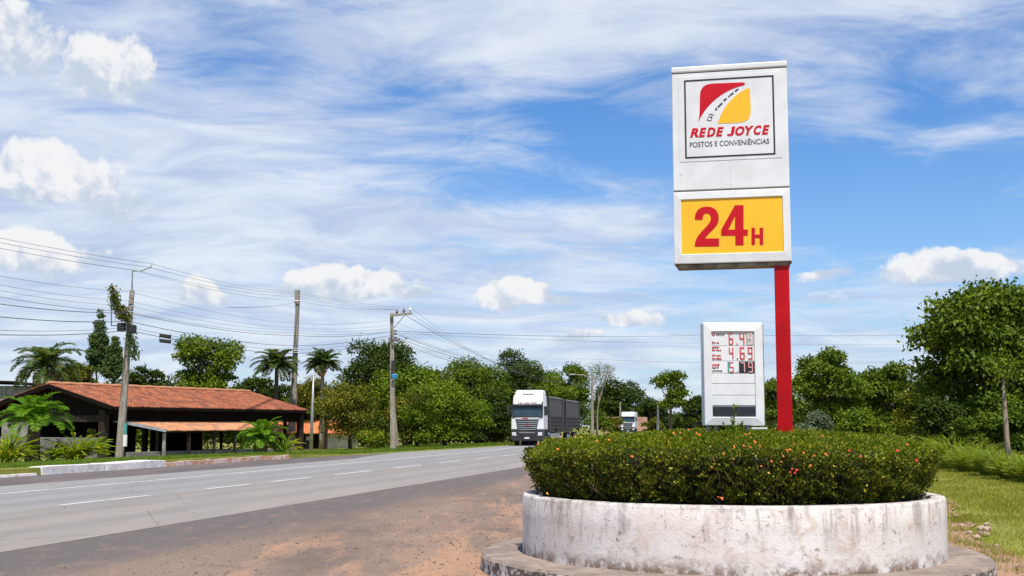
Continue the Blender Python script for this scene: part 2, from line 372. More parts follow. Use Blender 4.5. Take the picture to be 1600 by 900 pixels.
# ------------------------------------------------------------------ mesh helpers
class MB:
    def __init__(s): s.v = []; s.f = []
    def add(s, vs, fs):
        o = len(s.v); s.v += [tuple(v) for v in vs]; s.f += [tuple(i+o for i in f) for f in fs]; return s
    def box(s, x0, x1, y0, y1, z0, z1, M=None):
        vs = [Vector((x, y, z)) for z in (z0, z1) for y in (y0, y1) for x in (x0, x1)]
        if M is not None: vs = [M @ v for v in vs]
        return s.add(vs, [(0, 2, 3, 1), (4, 5, 7, 6), (0, 1, 5, 4), (2, 6, 7, 3), (0, 4, 6, 2), (1, 3, 7, 5)])
    def bar(s, a, b, w, h=None, up=Vector((0, 0, 1))):
        a = Vector(a); b = Vector(b); h = h or w; d = (b-a).normalized()
        if abs(d.dot(up)) > .98: up = Vector((0, 1, 0))
        sx = d.cross(up).normalized()*w/2; sz = sx.normalized().cross(d).normalized()*h/2
        vs = [a-sx-sz, a+sx-sz, a+sx+sz, a-sx+sz, b-sx-sz, b+sx-sz, b+sx+sz, b-sx+sz]
        return s.add(vs, [(0, 3, 2, 1), (4, 5, 6, 7), (0, 1, 5, 4), (1, 2, 6, 5), (2, 3, 7, 6), (3, 0, 4, 7)])
    def tube(s, pts, rad, n=8, cap=True):
        pts = [Vector(p) for p in pts]; 
        if isinstance(rad, (int, float)): rad = [rad]*len(pts)
        vs = []; fs = []; prev = None
        for i, p in enumerate(pts):
            d = (pts[min(i+1, len(pts)-1)] - pts[max(i-1, 0)]).normalized()
            if prev is None: prev = Vector((1, 0, 0)) if abs(d.x) < .9 else Vector((0, 1, 0))
            a = (prev - d*prev.dot(d)).normalized(); prev = a; b = d.cross(a)
            for k in range(n):
                t = 2*math.pi*k/n; vs.append(p + (a*math.cos(t)+b*math.sin(t))*rad[i])
        for i in range(len(pts)-1):
            for k in range(n): fs.append((i*n+k, i*n+(k+1) % n, (i+1)*n+(k+1) % n, (i+1)*n+k))
        if cap: fs.append(tuple(reversed(range(n)))); fs.append(tuple((len(pts)-1)*n+k for k in range(n)))
        return s.add(vs, fs)
    def lathe(s, prof, n=64, c=(0, 0), a0=0, a1=2*math.pi):
        vs = []; fs = []; m = len(prof); full = abs(a1-a0-2*math.pi) < 1e-6; K = n if full else n+1
        for k in range(K):
            t = a0+(a1-a0)*k/n
            for r, z in prof: vs.append((c[0]+r*math.cos(t), c[1]+r*math.sin(t), z))
        for k in range(n):
            k2 = (k+1) % K
            for j in range(m-1): fs.append((k*m+j, k2*m+j, k2*m+j+1, k*m+j+1))
        return s.add(vs, fs)
    def prism(s, poly, d, M=None):          # poly in x,z plane, extruded in +y by d
        n = len(poly); vs = [Vector((x, 0, z)) for x, z in poly] + [Vector((x, d, z)) for x, z in poly]
        if M is not None: vs = [M @ v for v in vs]
        fs = [tuple(range(n)), tuple(reversed(range(n, 2*n)))] + [(i, i+n, (i+1) % n+n, (i+1) % n) for i in range(n)]
        return s.add(vs, fs)
    def build(s, name, mat, parent=None, bev=0, smooth=False, seg=2):
        me = D.meshes.new(name); me.from_pydata(s.v, [], s.f); me.update()
        o = D.objects.new(name, me); C.objects.link(o)
        me.materials.append(MT[mat] if isinstance(mat, str) else mat)
        if parent: o.parent = parent
        import bmesh
        bm = bmesh.new(); bm.from_mesh(me); bmesh.ops.recalc_face_normals(bm, faces=bm.faces); bm.to_mesh(me); bm.free()
        if bev:
            m = o.modifiers.new('b', 'BEVEL'); m.width = bev; m.segments = seg; m.limit_method = 'ANGLE'; m.angle_limit = math.radians(40)
        if smooth: me.polygons.foreach_set('use_smooth', [True]*len(me.polygons))
        return o
def tag(o, label=None, cat=None, group=None, kind=None):
    if label: o['label'] = label
    if cat: o['category'] = cat
    if group: o['group'] = group
    if kind: o['kind'] = kind
    return o
def empty(name, loc=(0, 0, 0), rz=0, label=None, cat=None, group=None):
    o = D.objects.new(name, None); C.objects.link(o); o.location = loc; o.rotation_euler = (0, 0, rz); o.empty_display_size = .3
    return tag(o, label, cat, group)
def copy_tree(o, parent=None):
    c = o.copy(); C.objects.link(c)
    if parent is not None: c.parent = parent
    for ch in list(o.children): copy_tree(ch, c)
    return c
def leaves(name, pos, nrm, L, Wd, mat, parent=None, updir=None, fold=False):
    """pos,nrm (N,3); L,Wd scalars or (N,). updir (N,3): leaf axis if given."""
    N = len(pos); nrm = nrm/np.maximum(np.linalg.norm(nrm, axis=1, keepdims=True), 1e-6)
    if updir is None:
        r = rng.normal(size=(N, 3)); t = r - nrm*np.sum(r*nrm, axis=1, keepdims=True)
    else: t = updir
    t = t/np.maximum(np.linalg.norm(t, axis=1, keepdims=True), 1e-6)
    b = np.cross(nrm, t); b = b/np.maximum(np.linalg.norm(b, axis=1, keepdims=True), 1e-6)
    L = np.broadcast_to(np.asarray(L, float), (N,))[:, None]; Wd = np.broadcast_to(np.asarray(Wd, float), (N,))[:, None]
    v = np.empty((N, 4, 3))
    v[:, 0] = pos; v[:, 1] = pos + t*L*.45 + b*Wd*.5 + nrm*L*.08; v[:, 2] = pos + t*L; v[:, 3] = pos + t*L*.45 - b*Wd*.5 + nrm*L*.08
    me = D.meshes.new(name); me.vertices.add(4*N); me.vertices.foreach_set('co', v.ravel())
    me.loops.add(4*N); me.loops.foreach_set('vertex_index', np.arange(4*N, dtype=np.int32))
    me.polygons.add(N); me.polygons.foreach_set('loop_start', np.arange(0, 4*N, 4, dtype=np.int32)); 
    me.update(calc_edges=True); me.validate()
    a = me.attributes.new('v', 'FLOAT', 'FACE'); a.data.foreach_set('value', rng.random(N).astype(np.float32))
    me.materials.append(MT[mat])
    o = D.objects.new(name, me); C.objects.link(o)
    if parent: o.parent = parent
    return o
def fattr(o, name, vals):
    a = o.data.attributes.new(name, 'FLOAT', 'POINT'); a.data.foreach_set('value', np.asarray(vals, np.float32))

# ------------------------------------------------------------------ terrain
def Cx(Y):
    if Y < 60: return -14.5+.216*Y
    base = -14.5+.216*60
    if Y < 98: t = Y-60; return base + .216*t - .5*(.076/38)*t*t
    return base + .216*38 - .5*.076*38 + .155*(Y-98)
def lerp(a, b, t): t = max(0., min(1., t)); return a+(b-a)*t
def goff(Y): return lerp(-9.6, -5.6, (Y-58)/42)             # grass / kerb edge
def loff(Y): return lerp(-6.1, goff(Y)+.25, (Y-60)/14)      # pale asphalt edge
def roff(Y): return 4.6
def terrain(x, y):
    off = x - Cx(y); g0 = goff(y)
    if off > g0: return -.03
    t = g0-off
    edge = lerp(.24, .03, (y-58)/10)
    return lerp(edge, -.64, t/24)
YS = list(np.arange(-40, 20, 5.)) + list(np.arange(20, 140, 2.)) + list(np.arange(140, 320, 15.)) + [320, 400, 600, 1000, 2500]
def sheet(name, cols, mat, zf, ys=YS, attr=None):
    vs = []; fs = []; av = []
    for y in ys:
        for c_ in cols:
            off = c_(y) if callable(c_) else c_
            x = Cx(min(y, 400.)) + off if y < 400 else Cx(400.)+off
            vs.append((x, y, zf(x, y))); av.append(attr(x, y, off) if attr else 0)
    n = len(cols)
    for i in range(len(ys)-1):
        for j in range(n-1): fs.append((i*n+j, i*n+j+1, (i+1)*n+j+1, (i+1)*n+j))
    m = MB(); m.add(vs, fs); o = m.build(name, mat); return o, av
gc = [-2500, -600, -250, -120, -70, -50] + [(lambda y, k=k: goff(y)-k) for k in (30, 24, 20, 16, 12, 8, 5, 2.5, 1, .02)] + [(lambda y: goff(y)+.02), -3, 0, 4, 8, 15, 30, 60, 150, 500, 2500]
o, _ = sheet('ground', gc, 'grass_ground', terrain); tag(o, kind='structure')
ys_r = [y for y in YS if y <= 400]
o, av = sheet('road', [(lambda y, k=k: lerp(loff(y), 4.6, k/12)) for k in range(13)], 'asphalt_light', lambda x, y: 0., ys_r, lambda x, y, o: o)
fattr(o, 'off', av); tag(o, kind='structure')
o, _ = sheet('road_shoulder', [(lambda y: goff(y)-.05), (lambda y: (goff(y)+loff(y))/2), (lambda y: loff(y)+.1)], 'asphalt_dark', lambda x, y: -.006, [y for y in YS if y <= 78]); tag(o, kind='structure')
BY = [-40, 5, 14, 16.4, 20, 26, 35, 60, 120, 400]; BX = [5.6, 5.7, 6.0, 6.35, 7.4, 9.3, 10.5, 12, 20, 60]
def lawn_edge(y): return float(np.interp(y, BY, BX)) + .12*math.sin(y*1.3)+.05*math.sin(y*3.1+1)
ysf = list(np.arange(-40, 5, 3.)) + list(np.arange(5, 40, .5)) + list(np.arange(40, 200, 5.))
def fx(k): return lambda y: lerp(4.5+.05*math.sin(y*1.9)+.035*math.sin(y*5.1+2), lawn_edge(y)-Cx(y), k/30)
o, av = sheet('forecourt', [fx(k) for k in range(31)], 'forecourt', lambda x, y: -.004, ysf,
              lambda x, y, o: min(1., max(0., (o-4.6-1.5)/8.5))+ (.6 if x > 5.2 else 0))
fattr(o, 'dirt', av); tag(o, kind='structure')
# painted lines
def line(name, off, w, y0, y1, curve=0, z=.005):
    vs = []; fs = []; ys = np.arange(y0, y1+.01, max(.5, (y1-y0)/40) if y1-y0 > 10 else (y1-y0)/6)
    m = MB()
    for y in ys:
        for s in (-w/2, w/2): vs.append((Cx(y)+off+s, y, z))
    for i in range(len(ys)-1): fs.append((2*i, 2*i+1, 2*i+3, 2*i+2))
    m.add(vs, fs); return m
m = MB()
for a, b in [(24.9, 28.4), (31.2, 33.8)] + [(35.2, 38.2)] + [(40.2+6.2*k, 43.9+6.2*k) for k in range(8)] + [(92+9*k, 96+9*k) for k in range(12)] + [(14, 18), (5, 9)]:
    q = line('x', 0, .13, a, b); m.add(q.v, q.f)
tag(m.build('centre_line', 'worn_paint'), kind='structure')
m = MB(); q = line('x', -3.83, .13, -20, 200); m.add(q.v, q.f); tag(m.build('edge_line', 'worn_paint'), kind='structure')

# kerbs: wall segments along the grass edge
def kerb(name, y0, y1, h, w, mat, label, z0=-.02, slab=0, jag=.0):
    m = MB(); ys = list(np.arange(y0, y1+.01, (y1-y0)/max(2, int((y1-y0)/.7))))
    vs = []; fs = []
    for i, y in enumerate(ys):
        x = Cx(y)+goff(y)+.07; hh = h + (random.uniform(-jag, jag)); e = random.uniform(-.5, .5)*jag
        vs += [(x+e, y, z0), (x+e*.5-.02, y, hh), (x-w, y, hh+slab), (x-w, y, z0)]
    for i in range(len(ys)-1):
        a = i*4; b = a+4
        for k in range(3): fs.append((a+k, a+k+1, b+k+1, b+k))
    fs += [(0, 1, 2, 3), tuple(len(vs)-4+k for k in (3, 2, 1, 0))]
    o = m.add(vs, fs).build(name, mat, bev=.015)
    return tag(o, label, 'kerb')
kerb('kerb', 40.2, 44.0, .27, .45, 'kerb_white', 'tall white painted kerb wall at roadside in front of the short palm', jag=.012)
kerb('kerb', 44.06, 48.3, .25, .6, 'kerb_white', 'wide white painted kerb slab with cracks, beside the leaning concrete pole', jag=.02, slab=.02)
kerb('kerb', 48.36, 60, .18, .4, 'kerb_brick', 'worn brick kerb with patches of flaking paint, before the open pavilion', jag=.03)
kerb('kerb', 32, 39.9, .10, .25, 'kerb_white', 'low broken white kerb at left edge of the photo', jag=.03)

# ------------------------------------------------------------------ planter
PC = (2.49, 14.18); PR = 2.366; SR = 2.84
pt = empty('planter', (PC[0], PC[1], 0), 0, 'round stained white concrete planter standing on a wider circular step', 'planter')
RZ = .83; BZ = .174
m = MB(); prof = [(PR, BZ-.01), (PR+.004, BZ+.1), (PR, BZ+.25), (PR+.003, BZ+.42), (PR, RZ-.03), (PR-.012, RZ-.004), (PR-.03, RZ), (PR-.15, RZ), (PR-.17, RZ-.02), (PR-.17, RZ-.3)]
m.lathe(prof, 160); o = m.build('wall', 'planter_plaster', pt)
fattr(o, 'h', [min(1, max(0, (v[2]-BZ)/(RZ-BZ))) for v in m.v]); o.data.polygons.foreach_set('use_smooth', [True]*len(o.data.polygons))
m = MB(); m.lathe([(SR+.01, -.03), (SR, .06), (SR, BZ-.03), (SR-.03, BZ), (PR-.1, BZ)], 160); m.v = [(x+.012*math.sin(9*math.atan2(y, x)), y, z+.004*math.sin(13*math.atan2(y, x))) for x, y, z in m.v]
m.build('step', 'step_concrete', pt, smooth=False)
m = MB(); m.lathe([(PR-.165, RZ-.12), (0.001, RZ-.08)], 60); m.build('soil', 'soil', pt)

# hedge
hd = empty('hedge', (PC[0], PC[1], RZ-.1), 0, 'clipped round flowering hedge filling the white planter', 'hedge')
def hedge_top(r, a): return (1.385 + .13*(1-(r/PR)**2) + .02*np.sin(3*a+1) + .015*np.sin(7*a)) - (RZ-.1)
N = 185000
a = rng.random(N)*2*np.pi; side = rng.random(N) < .62
keep = ~(side & (np.sin(a) > .35)); a = a[keep]; side = side[keep]; N = len(a)
zf = rng.random(N)**.85
gap = np.sin(a*29+zf*5)*np.sin(a*17-zf*9+1)+.8*np.sin(a*61+zf*14)*np.cos(zf*11+a*7)+.5*np.sin(a*97-zf*23)
keep = ~(side & (gap < -.15) & (rng.random(N) < .82) & (zf < .9)); a = a[keep]; side = side[keep]; zf = zf[keep]; gap = gap[keep]; N = len(a)
lump = .03*np.sin(11*a)+.025*np.sin(23*a+2)+.03*np.sin(5*a)
pos = np.empty((N, 3)); nrm = np.empty((N, 3))
hz_ = hedge_top(PR, a)
bulge = -.10+.17*np.sin(np.clip(zf, 0, 1)*np.pi*.62)
rs = PR - .17 + bulge + lump + .02*np.sin(40*a+zf*9) - np.abs(rng.normal(0, .09, N))
rs += rng.normal(0, .015, N)
cn = .035*np.clip(gap, -1, 1.2) + .03*np.sin(a*31+zf*17)*np.sin(a*13-zf*11)
rs += cn
rt = (PR-.09)*np.sqrt(rng.random(N)); 
edge = np.clip((rt/(PR-.09)-.9)/.1, 0, 1)
zt = hedge_top(rt, a) - .10*edge**2 - np.abs(rng.normal(0, .035, N)) + .02*np.sin(rt*15+a*9) + rng.normal(0, .012, N)
r_ = np.where(side, rs, rt); z_ = np.where(side, .10+zf*(hz_-.16), zt)
pos[:, 0] = r_*np.cos(a); pos[:, 1] = r_*np.sin(a); pos[:, 2] = z_
out = np.stack([np.cos(a), np.sin(a), np.zeros(N)], 1)
nrm = np.where(side[:, None], out*.9, out*.1) + np.array([0, 0, 1])*np.where(side, .5, 1.)[:, None] + rng.normal(0, .55, (N, 3))
upd = out*.5 + np.array([0, 0, .8]) + rng.normal(0, .7, (N, 3))
LL = rng.uniform(.019, .043, N)
leaves('foliage', pos[side], nrm[side], LL[side], LL[side]*.55, 'leaf_hedge_shaded', hd, upd[side])
leaves('top_foliage', pos[~side], nrm[~side], LL[~side], LL[~side]*.55, 'leaf_hedge_lit', hd, upd[~side])
# inner mass: bumpy body, near-black to paint in the shade between the leaves
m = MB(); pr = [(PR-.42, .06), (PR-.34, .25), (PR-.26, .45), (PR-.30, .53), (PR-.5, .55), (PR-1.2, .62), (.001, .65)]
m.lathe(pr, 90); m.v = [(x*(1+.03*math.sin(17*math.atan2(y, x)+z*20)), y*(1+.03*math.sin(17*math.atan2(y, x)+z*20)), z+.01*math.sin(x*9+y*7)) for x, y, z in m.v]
pm('hedge_core', (.012, .02, .005), (.02, .014, .008), 12, 1, bump=.8); m.build('shade_core', 'hedge_core', hd)
m = MB()
for i in range(260):
    a_ = random.uniform(math.pi*.95, 2.05*math.pi); z0 = random.uniform(.06, .4); r0 = PR-.42+z0*.3
    p = Vector((r0*math.cos(a_), r0*math.sin(a_), z0)); pts = [p]
    dz_ = Vector((math.cos(a_), math.sin(a_), 0))*random.uniform(.3, 1)+Vector((random.uniform(-.8, .8), random.uniform(-.8, .8), random.uniform(.3, 1.2)))
    for k in range(3):
        p = p + dz_*.085 + Vector((random.uniform(-.03, .03), random.uniform(-.03, .03), random.uniform(-.01, .03))); 
        q = p.copy(); rr = math.hypot(q.x, q.y); lim = PR-.13
        if rr > lim: q.x *= lim/rr; q.y *= lim/rr
        q.z = min(q.z, .6)
        pts.append(q)
    m.tube(pts, [.005, .004, .003, .002], 4)
m.build('twigs', 'twig', hd)
# flowers
def flower_mesh(mat):
    m = MB()
    for c_ in range(5):
        cx, cy, cz = random.uniform(-.016, .016), random.uniform(-.016, .016), random.uniform(-.006, .012)
        for k in range(4):
            t = k*math.pi/2+random.random(); w = .009
            d = Vector((math.cos(t), math.sin(t), .35)); s_ = Vector((-math.sin(t), math.cos(t), 0))
            c0 = Vector((cx, cy, cz)); m.add([c0, c0+d*w+s_*w*.7, c0+d*w*2, c0+d*w-s_*w*.7], [(0, 1, 2, 3)])
    return m.build('flower', mat, hd)
protos = [flower_mesh('flower_orange'), flower_mesh('flower_red'), flower_mesh('flower_yellow')]
spots = []
for (px, py, k) in [(1240, 742, 1), (1236, 736, 1), (1243, 738, 1), (1233, 741, 1), (1219, 725, 0), (1232, 706, 0), (1227, 707, 0), (1222, 716, 0), (1204, 724, 0), (1253, 711, 0), (1270, 715, 0), (1287, 713, 0), (1264, 731, 0), (1188, 732, 0), (1281, 685, 0), (1171, 702, 0), (1178, 694, 0), (1186, 700, 0),
        (1112, 733, 0), (1122, 780, 0), (1127, 782, 0), (874, 705, 0), (859, 774, 2), (903, 685, 2), (880, 686, 2), (868, 687, 2), (844, 697, 0), (935, 693, 0), (954, 691, 0), (989, 717, 0), (1054, 680, 0), (1064, 679, 0), (1078, 674, 0), (1089, 680, 0), (1101, 671, 1), (1093, 683, 0), (1130, 712, 0), (1146, 701, 0), (1161, 700, 0), (1164, 682, 0), (1239, 697, 0), (1324, 707, 1), (1341, 716, 1), (1398, 707, 1), (1413, 698, 0), (1427, 722, 1), (912, 686, 2), (1040, 687, 0), (1010, 675, 2), (1200, 742, 2)]:
    r = ray(px, py)
    # hit the outer flank or the top of the hedge
    best = None
    for t in np.arange(10.5, 17.5, .01):
        q = Vector((0, 0, EYE)) + r*t; dxx = q.x-PC[0]; dyy = q.y-PC[1]; rr = math.hypot(dxx, dyy)
        if rr < PR-.02:
            zt_ = float(hedge_top(rr, math.atan2(dyy, dxx))) + RZ-.1
            if q.z < zt_-(.1 if rr > PR-.1 else 0)+.01: best = (dxx, dyy, q.z-(RZ-.1), math.atan2(dyy, dxx), rr); break
    if best: spots.append((best, k))
for i, (b_, k) in enumerate(spots):
    o = protos[k].copy(); C.objects.link(o); o.parent = hd
    s_ = random.uniform(.4, .75); rr = b_[4]
    o.location = (b_[0]+.03*math.cos(b_[3]), b_[1]+.03*math.sin(b_[3]), b_[2]+.02); o.rotation_euler = (random.uniform(.4, 1.1), random.uniform(-.3, .3), random.random()*.5); o.scale = (s_, s_, s_)
for p_ in protos: D.objects.remove(p_)
o = hd

# ------------------------------------------------------------------ tall sign
TLp, TRp, BLp, BRp = (1050.2, 104.9), (1228.8, 95.1), (1052.5, 412.3), (1237.1, 408.6)
YR = 14.15
hL = P(*TLp, 1).z - P(*BLp, 1).z; hR = P(*TRp, 1).z-P(*BRp, 1).z
YL = YR*hR/hL
zb = (P(*BRp, YR).z + P(*BLp, YL).z)/2; zt = (P(*TRp, YR).z+P(*TLp, YL).z)/2
xR = (P(*BRp, YR).x+P(*TRp, YR).x)/2; xL = (P(*BLp, YL).x+P(*TLp, YL).x)/2
SW = math.hypot(xR-xL, YR-YL); SH = zt-zb; yaw = math.atan2(YR-YL, xR-xL)
print('SIGN', xL, YL, xR, YR, zb, zt, SW, SH, math.degrees(yaw))
sg = empty('road_sign', (0, 0, 0), 0, 'tall white totem sign with red and yellow emblem and 24H panel on a red pole', 'sign')
rot = Matrix.Rotation(yaw, 3, 'Z'); ex = rot @ Vector((1, 0, 0)); ey = rot @ Vector((0, 1, 0))
pc_ = Vector((xL, YL, 0)) + ex*(SW*.915) + ey*.15
polepos = Vector((P(1226.5, 675, 14.3).x, 14.3, RZ-.1))
sg.location = polepos; sg.rotation_euler = (0, 0, yaw)
Minv = Matrix.Rotation(-yaw, 3, 'Z')
off = Minv @ (Vector((xL, YL, zb)) - polepos)          # face lower-left corner in sign-local space
OX, OY, OZ = off
# panel frame: local x along face, y into the sign, z up
def L(u, v, y=0.): return Vector((OX+u*SW, OY+y, OZ+(1-v)*SH))
def lbox(m, u0, u1, v0, v1, y0, y1): a_ = L(u0, v1, y0); b_ = L(u1, v0, y1); m.box(a_.x, b_.x, a_.y, b_.y, a_.z, b_.z)
VS = .635                                              # the split between the two cabinets
m = MB(); lbox(m, 0, 1, .034, VS-.002, 0, .30); m.build('upper_cabinet', 'white_panel', sg, bev=.012)
m = MB(); lbox(m, -.004, 1.004, 0, .031, -.012, .31); m.build('top_cap', 'white_panel', sg, bev=.018, seg=3)
m = MB(); lbox(m, .005, .995, VS-.003, VS+.003, .006, .29); m.build('joint', 'panel_joint', sg); m = MB(); lbox(m, .005, .995, .030, .035, .006, .29); m.build('joint', 'panel_joint', sg)
# lower cabinet frame: mitred raised frame
m = MB(); lbox(m, 0, 1, VS+.003, 1, .018, .30); m.build('lower_cabinet', 'white_panel', sg, bev=.01)
def frame(m, u0, u1, v0, v1, iu0, iu1, iv0, iv1, y_out, y_in, yb):
    # ring: outer rim at y_out, falling to y_in at inner edge
    o_ = [L(u0, v0, y_out), L(u1, v0, y_out), L(u1, v1, y_out), L(u0, v1, y_out)]
    i_ = [L(iu0, iv0, y_in), L(iu1, iv0, y_in), L(iu1, iv1, y_in), L(iu0, iv1, y_in)]
    b_ = [L(u0, v0, yb), L(u1, v0, yb), L(u1, v1, yb), L(u0, v1, yb)]
    ib = [L(iu0, iv0, yb), L(iu1, iv0, yb), L(iu1, iv1, yb), L(iu0, iv1, yb)]
    fs = []
    for k in range(4):
        j = (k+1) % 4; fs += [(k, j, 4+j, 4+k), (k, 8+k, 8+j, j), (4+k, 4+j, 12+j, 12+k)]
    m.add(o_+i_+b_+ib, fs)
m = MB(); frame(m, 0, 1, VS+.004, 1, .066, .936, VS+.043, .952, 0, -.008, .018); m.build('lower_frame', 'white_panel', sg, bev=.006)
m = MB(); lbox(m, .066, .936, VS+.043, .952, .006, .018); yp = m.build('yellow_panel', 'sign_yellow', sg)
m = MB(); lbox(m, .02, .985, 1.0005, 1.018, .03, .29); m.build('underside', 'brown_mottle', sg, bev=.004)
m = MB(); lbox(m, -.002, 1.002, .992, 1.0, -.004, .30); m.build('bottom_trim', 'grey_edge', sg, bev=.003)
# face sheet + black border
def uv(cx, cy):
    v = 0.
    for _ in range(4):
        xl = 27+6*v; xr = 500+22*v; u = (cx-xl)/(xr-xl); yt = 66-26*u; yb_ = 880-10*u; v = (cy-yt)/(yb_-yt)
    return u, v
m = MB(); lbox(m, .06, .945, .052, .487, -.004, .001); m.build('face_sheet', 'white_panel', sg, bev=.001)
b0 = uv(80, 120); b1 = uv(452, 102); b2 = uv(452, 434); b3 = uv(82, 446)
bu0 = (b0[0]+b3[0])/2; bu1 = (b1[0]+b2[0])/2; bv0 = (b0[1]+b1[1])/2; bv1 = (b2[1]+b3[1])/2
m = MB(); t = .014; tv = t*SW/SH
lbox(m, bu0, bu1, bv0, bv0+tv, -.007, -.0045); lbox(m, bu0, bu1, bv1-tv, bv1, -.007, -.0045); lbox(m, bu0, bu0+t, bv0+tv, bv1-tv, -.007, -.0045); lbox(m, bu1-t, bu1, bv0+tv, bv1-tv, -.007, -.0045)
m.build('black_border', 'sign_black', sg)
m = MB(); lbox(m, .497, .499, .488, VS-.004, -.001, .002); m.build('joint', 'grey_edge', sg)
def poly_on_sign(name, pts, mat, y0, th=.0025, holes=None):
    loc = []
    for (x, y) in pts:
        u, v = uv(x, y); q = L(u, v); loc.append((q.x, q.z))
    m = MB(); m.prism(loc, th, Matrix.Translation((0, OY+y0, 0))); return m.build(name, mat, sg)
def bez(p0, p1, p2, p3, n=10):
    return [tuple((1-t)**3*np.array(p0)+3*(1-t)**2*t*np.array(p1)+3*(1-t)*t*t*np.array(p2)+t**3*np.array(p3)) for t in [i/n for i in range(n+1)]]
red = bez((138, 296), (144, 270), (145, 240), (145, 200), 6) + bez((145, 185), (148, 150), (165, 137), (200, 135), 8)[1:] + [(322, 131)] + bez((330, 134), (334, 138), (330, 143), (325, 144), 4) + bez((325, 144), (250, 158), (170, 220), (138, 296), 14)[1:-1]
poly_on_sign('emblem_red', red, 'sign_red', -.007)
yel = bez((350, 153), (352, 180), (355, 215), (355, 250), 4) + bez((355, 250), (355, 285), (340, 297), (300, 300), 8)[1:] + [(232, 302), (219, 300)] + bez((219, 300), (240, 230), (290, 175), (350, 153), 14)[1:-1]
poly_on_sign('emblem_yellow', yel, 'sign_yellow', -.007)
# road dashes of the emblem
for q in [[(289, 166), (303, 156), (306, 161), (293, 171)], [(268, 183), (282, 172), (286, 177), (272, 187)], [(262, 189), (266, 185), (270, 190), (266, 194)], [(242, 204), (254, 196), (258, 200), (246, 210)], [(218, 232), (236, 214), (240, 219), (222, 237)], [(208, 246), (210, 238), (216, 236), (217, 243), (213, 248)]]:
    poly_on_sign('emblem_dash', q, 'sign_black', -.007)
# little checkered start mark
for (x0, y0, w_, h_) in [(184, 262, 14, 2), (180, 274, 14, 2), (176, 288, 16, 2), (194, 262, 2, 26), (184, 262, 2, 10), (198, 266, 8, 2), (192, 276, 6, 2), (176, 280, 3, 8), (188, 288, 4, 4)]:
    poly_on_sign('emblem_dash', [(x0, y0), (x0+w_, y0-.5), (x0+w_-2, y0+h_), (x0-2, y0+h_)], 'sign_black', -.007)
def text_obj(body, mat, parent, x, y, z, w, h, bold=0., shear=0., name='lettering', th=.0015):
    cu = D.curves.new('t', 'FONT'); cu.body = body; cu.size = 1; cu.offset = bold; cu.shear = shear; cu.extrude = 0; cu.fill_mode = 'FRONT'; cu.resolution_u = 5
    to = D.objects.new('t', cu); C.objects.link(to); bpy.context.view_layer.update()
    me = D.meshes.new_from_object(to.evaluated_get(bpy.context.evaluated_depsgraph_get()))
    D.objects.remove(to)
    co = np.empty(len(me.vertices)*3); me.vertices.foreach_get('co', co); co = co.reshape(-1, 3)
    mn = co.min(0); mx = co.max(0); sx_ = w/(mx[0]-mn[0]); sy_ = h/(mx[1]-mn[1])
    n = np.stack([x+(co[:, 0]-mn[0])*sx_, np.full(len(co), y), z+(co[:, 1]-mn[1])*sy_], 1)
    me.vertices.foreach_set('co', n.ravel()); me.name = name; me.materials.clear(); me.materials.append(MT[mat])
    o = D.objects.new(name, me); C.objects.link(o); o.parent = parent
    md = o.modifiers.new('s', 'SOLIDIFY'); md.thickness = th; md.offset = 0
    return o
def text_at(body, mat, c0, c1, **k):
    u0, v0 = uv(*c0); u1, v1 = uv(*c1); a_ = L(u0, v0); b_ = L(u1, v1)
    return text_obj(body, mat, sg, a_.x, OY-.0065, a_.z, b_.x-a_.x, b_.z-a_.z, **k)
def letters_row(word, boxes, mat, yb0, yt0, yb1, yt1, xa, xb, bold, shear):
    allv = []; allf = []
    for ch, (x0, x1) in zip(word, boxes):
        f = ((x0+x1)/2-xa)/(xb-xa); yb_ = lerp(yb0, yb1, f); yt_ = lerp(yt0, yt1, f)
        u0, v1 = uv(x0, yb_); u1, v0 = uv(x1, yt_); a_ = L(u0, v1); b_ = L(u1, v0)
        if ch == 'J':
            w, h = b_.x-a_.x, b_.z-a_.z
            pts = [(.62, 1), (1.0, 1)] + bez((1.0, 1), (.92, .55), (.90, .45), (.83, .25), 3)[1:] + bez((.83, .25), (.74, .02), (.55, 0), (.32, 0), 5)[1:] + bez((.32, 0), (.14, 0), (.08, .02), (0, .06), 3)[1:] + [(.05, .26)] + bez((.05, .26), (.28, .19), (.42, .20), (.47, .34), 4)[1:]
            vs = [(a_.x+x*w, OY-.0062, a_.z+y*h) for x, y in pts]; allf.append(tuple(range(len(allv), len(allv)+len(vs)))); allv += vs
        else:
            o = text_obj(ch, mat, sg, a_.x, OY-.0062, a_.z, b_.x-a_.x, b_.z-a_.z, bold=bold, shear=shear); o_ = len(allv)
            allv += [tuple(v.co) for v in o.data.vertices]; allf += [tuple(i+o_ for i in p.vertices) for p in o.data.polygons]; D.objects.remove(o)
    m = MB(); m.add(allv, allf); o = m.build('lettering', mat, sg); md = o.modifiers.new('s', 'SOLIDIFY'); md.thickness = .002; md.offset = 0
letters_row('REDEJOYCE', [(103, 139), (140, 172), (173, 209), (211, 244), (257, 291), (291, 329), (331, 368), (367, 399), (400, 432)], 'sign_red', 361, 321, 350, 309, 103, 432, .045, .26)
text_at('POSTOS E CONVENIÊNCIAS', 'sign_grey_text', (102, 401), (430, 360), bold=.008)
